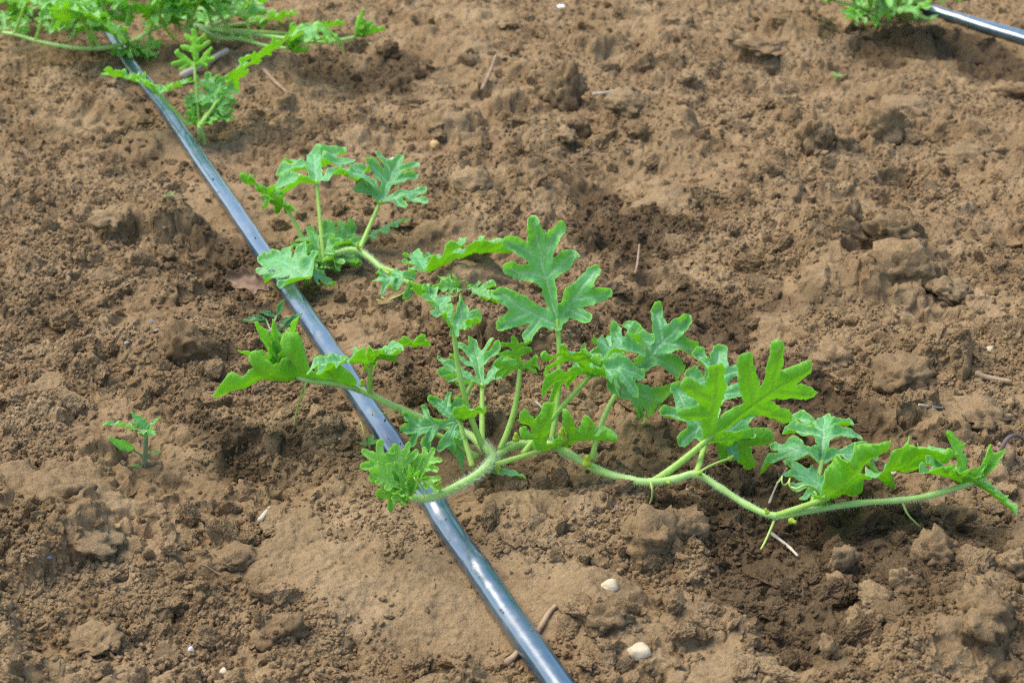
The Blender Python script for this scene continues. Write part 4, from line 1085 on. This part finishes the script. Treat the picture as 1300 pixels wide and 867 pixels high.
for (tx, ty, dy, up, wd, yg) in [(556, 352, .01, (.4, -.5, .7), .9, .6), (592, 340, .02, (0, -.8, .5), .9, .7), (650, 396, -.03, (.3, -.2, .9), .75, .3), (604, 344, .02, (-.3, -.7, .5), .8, .8), (578, 352, .0, (.2, -.8, .4), .8, .8), (600, 362, .0, (-.2, -.7, .5), .9, .7), (548, 366, -.01, (.1, -.5, .8), .8, .5)]:
    pl.leaf(tq, aty(tx, ty, tq.y + dy), up, kind='young', wide=wd * 1.2, bend=.05, fold=.3, curl=.2, ruffle=.05, young=yg, res=40, name='young_leaf', thick=.0003)
pl.bud(g3(456, 316, .031), (-.3, -.3, .7), .005)
pl.tendril([g3(520, 366, .024), g3(510, 374, .018), g3(500, 378, .010), g3(492, 382, .008)], .0008, coil=2)
pl.done()

# ------------------------------------------------------------------ third plant
foot = ground(258, 182); Y0, Z0 = foot.y, foot.z
pl = Plant('watermelon_vine', foot, 'young watermelon plant with upright leaves where the pipe goes under the far foliage', 'vine', 'watermelon plants along the pipes', res=48, seed=3, hair=.4)
pl.base_young = .35
cr3 = g3(254, 160, .025)
pl.stem([foot + Vector((0, 0, -.02)), foot, g3(256, 170, .014), cr3], .0036, .0032)
pl.leaf(a3(200, 118, .02), a3(126, 96, .03), (0, .35, .93), foot=g3(238, 158, .02), wide=1.05, bend=.08, fold=.35, curl=.3, ruffle=.06, label='leaf reaching left over the pipe')
pl.leaf(a3(203, 118, .02), a3(248, 104, .02), (0, .2, 1), foot=a3(200, 118, .02), wide=1.2, bend=.06, fold=.3, curl=.4, ruffle=.06)
pl.leaf(a3(247, 84, .03), a3(246, 36, .05), (.1, .8, .5), foot=g3(252, 158, .022), wide=1.25, bend=.03, fold=.15, curl=.3, ruffle=.05, label='upright leaf at the top of the plant')
pl.leaf(a3(292, 104, .05), a3(362, 56, .09), (.2, .6, .75), foot=g3(272, 150, .022), wide=1.0, bend=.05, fold=.2, curl=.3, ruffle=.05, label='leaf leaning right over the soil')
for (bx, by, tx, ty, dy, up, wd) in [(262, 150, 300, 152, .0, (.1, -.3, .9), .8), (264, 140, 282, 104, .03, (-.2, -.6, .7), 1.0), (250, 148, 234, 122, .01, (.3, -.5, .8), .9), (268, 140, 302, 128, .03, (-.1, -.3, .9), .9), (256, 152, 270, 160, -.02, (0, -.3, .9), .9), (250, 156, 238, 140, -.01, (.2, -.6, .7), .9), (275, 130, 262, 96, .05, (.1, -.6, .7), 1)]:
    pl.leaf(a3(bx, by, .01), a3(tx, ty, dy), up, foot=cr3, kind='melon', wide=wd * 1.2, bend=.06, fold=.3, curl=.3, ruffle=.06, young=.4, res=36)
pl.done()

# ------------------------------------------------------------------ the far foliage at the upper left
def bushy(foot, label, runs, leaves, seed, extra=0, box=None, res=40, rise=(.012, .055), yr=(0, .25)):
    global Y0, Z0
    Y0, Z0 = foot.y, foot.z
    p = Plant('watermelon_vine', foot, label, 'vine', 'watermelon plants along the pipes', res=res, seed=seed, hair=.25)
    p.base_young = .6  # glow of light through the far leaves, put into their colour
    rng = random.Random(seed * 31)
    nodes = []
    p.stem([foot + Vector((0, 0, -.02)), foot, foot + Vector((0, 0, .02))], .0036, .003)
    for run in runs:
        pts = [foot + Vector((0, 0, .02))] + [g3(*q) for q in run]
        p.stem(pts, .0030, .0019, hairs=(8000, .0015, .0032)); nodes += spline(pts, 4)[2:]
        p.tip(pts[-1], (pts[-1] - pts[-2]).normalized() + Vector((0, 0, .8)), .035, 5, .8, .6, 26)
    for (bx, by, tx, ty, dy0, dy1, up) in leaves:
        b = a3(bx, by, dy0); f = min(nodes, key=lambda q: (Vector((q.x, q.y, 0)) - Vector((b.x, b.y, 0))).length)
        p.leaf(b, a3(tx, ty, dy1), up, foot=f, wide=rng.uniform(.95, 1.25), bend=rng.uniform(.02, .1), fold=rng.uniform(.1, .45), curl=rng.uniform(.2, .6), ruffle=.06)
    for k in range(extra):
        f = rng.choice(nodes); th = rng.uniform(0, 6.283); h = rng.uniform(*rise)
        b = f + Vector((math.cos(th) * h * .5, math.sin(th) * h * .5, h))
        d = Vector((math.cos(th), math.sin(th), rng.uniform(-.3, .5))).normalized()
        L = rng.uniform(.055, .09)
        p.leaf(b, b + d * L, Vector((rng.uniform(-.3, .3), rng.uniform(-.5, .5), 1)), foot=f, wide=rng.uniform(.9, 1.25), bend=rng.uniform(.03, .12), fold=rng.uniform(-.1, .45), curl=rng.uniform(.2, .6), ruffle=.06,
               young=.0 if rng.random() < .7 else .4)
    p.done()
bushy(ground(165, 74), 'dense watermelon plant over the pipe at top left with a bare runner',
      [[(140, 60, .03), (110, 62, .03), (80, 59, .03), (45, 52, .03), (18, 44, .035), (-8, 40, .03)], [(175, 50, .04), (190, 40, .04), (215, 30, .04)], [(150, 40, .04), (130, 20, .05), (100, 5, .05)]],
      [(100, 22, 140, 2, .02, .06, (.1, .4, .9)), (95, 30, 66, 12, .03, .03, (0, -.3, .9)), (130, 38, 152, 20, .0, .06, (.1, -.6, .7)), (172, 62, 150, 74, .0, -.05, (0, -.1, 1)), (178, 72, 205, 52, -.01, .02, (0, -.4, .9)),
       (165, 8, 120, -4, .0, .02, (0, .5, .9)), (75, 40, 60, 18, .02, .06, (.2, -.3, .9)), (50, 10, 74, -6, .1, .12, (0, -.4, .9)), (20, 40, 36, 22, .0, .02, (.3, -.4, .8)), (6, 38, 2, 14, .0, .03, (.2, -.5, .8)), (186, 86, 192, 66, -.02, .0, (0, -.7, .6))], 4, 13)
bushy(ground(250, 52), 'low watermelon plant right of the pipe at the top left with shoots pointing right',
      [[(275, 48, .03), (305, 50, .03), (335, 58, .03), (365, 62, .03)], [(280, 40, .03), (320, 44, .035), (370, 50, .04), (410, 54, .035), (450, 48, .035)], [(240, 40, .04), (225, 30, .04), (200, 25, .04)]],
      [(338, 26, 376, 20, .05, .03, (.05, .2, 1)), (338, 28, 312, 22, .05, .05, (0, -.1, 1)), (312, 10, 296, -6, .08, .1, (0, -.4, .9)), (312, 12, 340, -4, .08, .1, (.1, -.3, .9)), (390, 44, 440, 32, .05, .05, (0, .4, .9)), (394, 46, 372, 32, .05, .06, (0, .1, 1)),
       (225, 30, 210, 4, .05, .1, (.2, -.3, .9)), (262, 30, 268, 2, .06, .12, (0, -.6, .7)), (285, 52, 300, 36, .0, .05, (0, -.3, .9)), (230, 60, 215, 44, .0, .04, (.2, -.5, .8)), (275, 66, 300, 58, -.02, .0, (0, -.2, .9)), (236, 40, 250, 16, .06, .1, (0, -.5, .8))], 5, 8)
bushy(ground(60, -12), 'leafy watermelon plant cut by the top left corner of the picture',
      [[(40, -14, .03), (10, -10, .03), (-20, 0, .03)], [(80, -20, .04), (130, -26, .04), (180, -24, .04)], [(60, 0, .04), (40, 14, .03), (24, 24, .03)]],
      [(60, 12, 34, 14, .0, -.02, (0, -.3, .9)), (86, 4, 76, -10, .02, .04, (0, -.5, .8)), (30, 8, 14, -8, .02, .05, (.1, -.4, .8))], 6, 9, rise=(.012, .05))
bushy(ground(1112, 24), 'watermelon plant at the top right beside the second pipe',
      [[(1104, 14, .03), (1086, 8, .04), (1060, 2, .04)], [(1125, 14, .035), (1145, 6, .045), (1175, 0, .05)], [(1112, 6, .05), (1110, -14, .05)]],
      [(1104, 16, 1072, 26, .0, -.03, (0, -.4, .9)), (1118, 12, 1142, -2, .02, .05, (0, -.5, .8)), (1130, 14, 1182, 0, .0, .04, (0, -.1, 1)), (1106, 10, 1092, -8, .03, .06, (.1, -.5, .8)), (1100, 18, 1084, 4, .0, .03, (.1, -.4, .8)), (1118, 20, 1126, 8, -.02, .01, (0, -.6, .7))], 7, 9, rise=(.012, .04))

# ------------------------------------------------------------------ weeds and seedlings
foot = ground(184, 588); Y0, Z0 = foot.y, foot.z
pl = Plant('weed_seedling', foot, 'small weed seedling with grey stem standing alone on the left', 'seedling', None, mats=(M_TOP, M_UND), res=40, seed=8, hair=.3)
ctop = a3(186, 548, .0)
pl.stem([foot + Vector((0, 0, -.012)), foot, a3(185, 566), ctop], .0020, .0016, name='stem', mat=M_WSTEM)
for (bx, by, tx, ty, d0, d1, up, wd, kd) in [(173, 546, 129, 539, 0, -.01, (0, .25, .95), .9, 'toothed'), (169, 571, 137, 555, 0, -.015, (.1, -.85, .5), 1.1, 'oval'), (186, 546, 166, 523, .004, .01, (.3, -.75, .5), 1.0, 'toothed'), (188, 547, 205, 529, .004, .006, (-.5, -.1, .8), .9, 'toothed'),
                               (186, 550, 199, 552, -.004, -.012, (-.1, -.4, .9), 1.2, 'toothed'), (190, 577, 205, 574, .0, -.004, (0, -.2, 1), .9, 'oval'), (183, 548, 182, 552, -.004, -.014, (0, -.5, .8), 1.2, 'toothed'), (180, 592, 165, 591, -.004, -.006, (0, -.5, .9), 1.0, 'oval')]:
    pl.leaf(a3(bx, by, d0), a3(tx, ty, d1), up, foot=(a3(184, 580) if by > 560 else ctop) if by < 590 else None, kind=kd, wide=wd * (1.25 if kd == 'toothed' else .72), bend=.06, fold=.25, curl=.3, ruffle=.05, pr=.0009, stem_mat=M_WSTEM, hairs=None)
pl.done()
foot = ground(345, 432); Y0, Z0 = foot.y, foot.z
pl = Plant('ground_weed', foot, 'dark leaved weed low on the soil left of the pipe', 'weed', None, mats=(M_DTOP, M_DUND), res=36, seed=9, hair=0)
c9 = foot + Vector((0, 0, .008))
pl.stem([foot + Vector((0, 0, -.01)), foot, c9], .0015, .0012, name='stem', mat=M_WSTEM)
for (bx, by, tx, ty, up, wd) in [(338, 406, 308, 408, (0, -.2, .9), .9), (335, 418, 297, 428, (.1, -.4, .9), .8), (350, 402, 330, 396, (0, -.5, .8), 1.), (352, 400, 362, 380, (.1, -.5, .8), 1.), (362, 415, 385, 398, (0, -.5, .8), .9), (350, 420, 372, 412, (0, -.4, .9), 1.0), (370, 440, 396, 437, (0, -.3, 1), .8), (356, 408, 370, 404, (0, -.6, .7), 1.1), (340, 412, 322, 400, (.2, -.5, .8), 1)]:
    pl.leaf(a3(bx, by, .012), a3(tx, ty, .012), up, foot=c9, kind='oval', wide=wd, bend=.06, fold=.3, curl=.2, ruffle=.04, pr=.0008, hairs=None, stem_mat=M_WSTEM)
pl.done()
def sprout(px, py, s, label, n=3, seed=0):
    global Y0, Z0
    f = ground(px, py); Y0, Z0 = f.y, f.z
    p = Plant('sprout', f, label, 'sprout', None, mats=(M_DTOP, M_DUND), res=24, seed=seed, hair=0)
    p.stem([f + Vector((0, 0, -.004)), f, f + Vector((0, 0, s * .4))], s * .09, s * .07, name='stem', mat=M_STEM)
    for k in range(n):
        th = k * 2.4 + seed; d = Vector((math.cos(th), math.sin(th), .35)).normalized()
        p.leaf(f + Vector((0, 0, s * .4)), f + Vector((0, 0, s * .4)) + d * s, (0, -.3, 1), kind='oval', wide=1.2, bend=.05, fold=.2, ruffle=.03, young=.4)
    p.done()
sprout(216, 253, .007, 'tiny green sprout left of the pipe', seed=11)
sprout(1061, 102, .010, 'tiny green sprout high on the right of the field', seed=12)
sprout(1178, 32, .016, 'tiny sprout right beside the top right plant', seed=13)
sprout(470, 570, .010, 'thin grassy sprout under the left edge of the pipe', seed=14)

# dry leaf lying against the pipe
c = ground(320, 366)
v, f, mi, at = leaf_mesh('dry_leaf', ground(343, 392) + Vector((0, 0, .016)), ground(290, 378) + Vector((0, 0, .018)), (0.05, -.62, .78), kind='oval', wide=1.15, bend=.05, fold=.35, curl=.4, ruffle=.10, seed=77, res=50, thick=.0005)
o = link('dry_leaf', mesh_from('dry_leaf', [Vector(q) - c for q in v], f, [M_DEAD, M_DEAD], attrs=at, mat_idx=mi)); o.location = c
o['label'] = 'dry curled brown leaf lying against the pipe'; o['category'] = 'leaf'
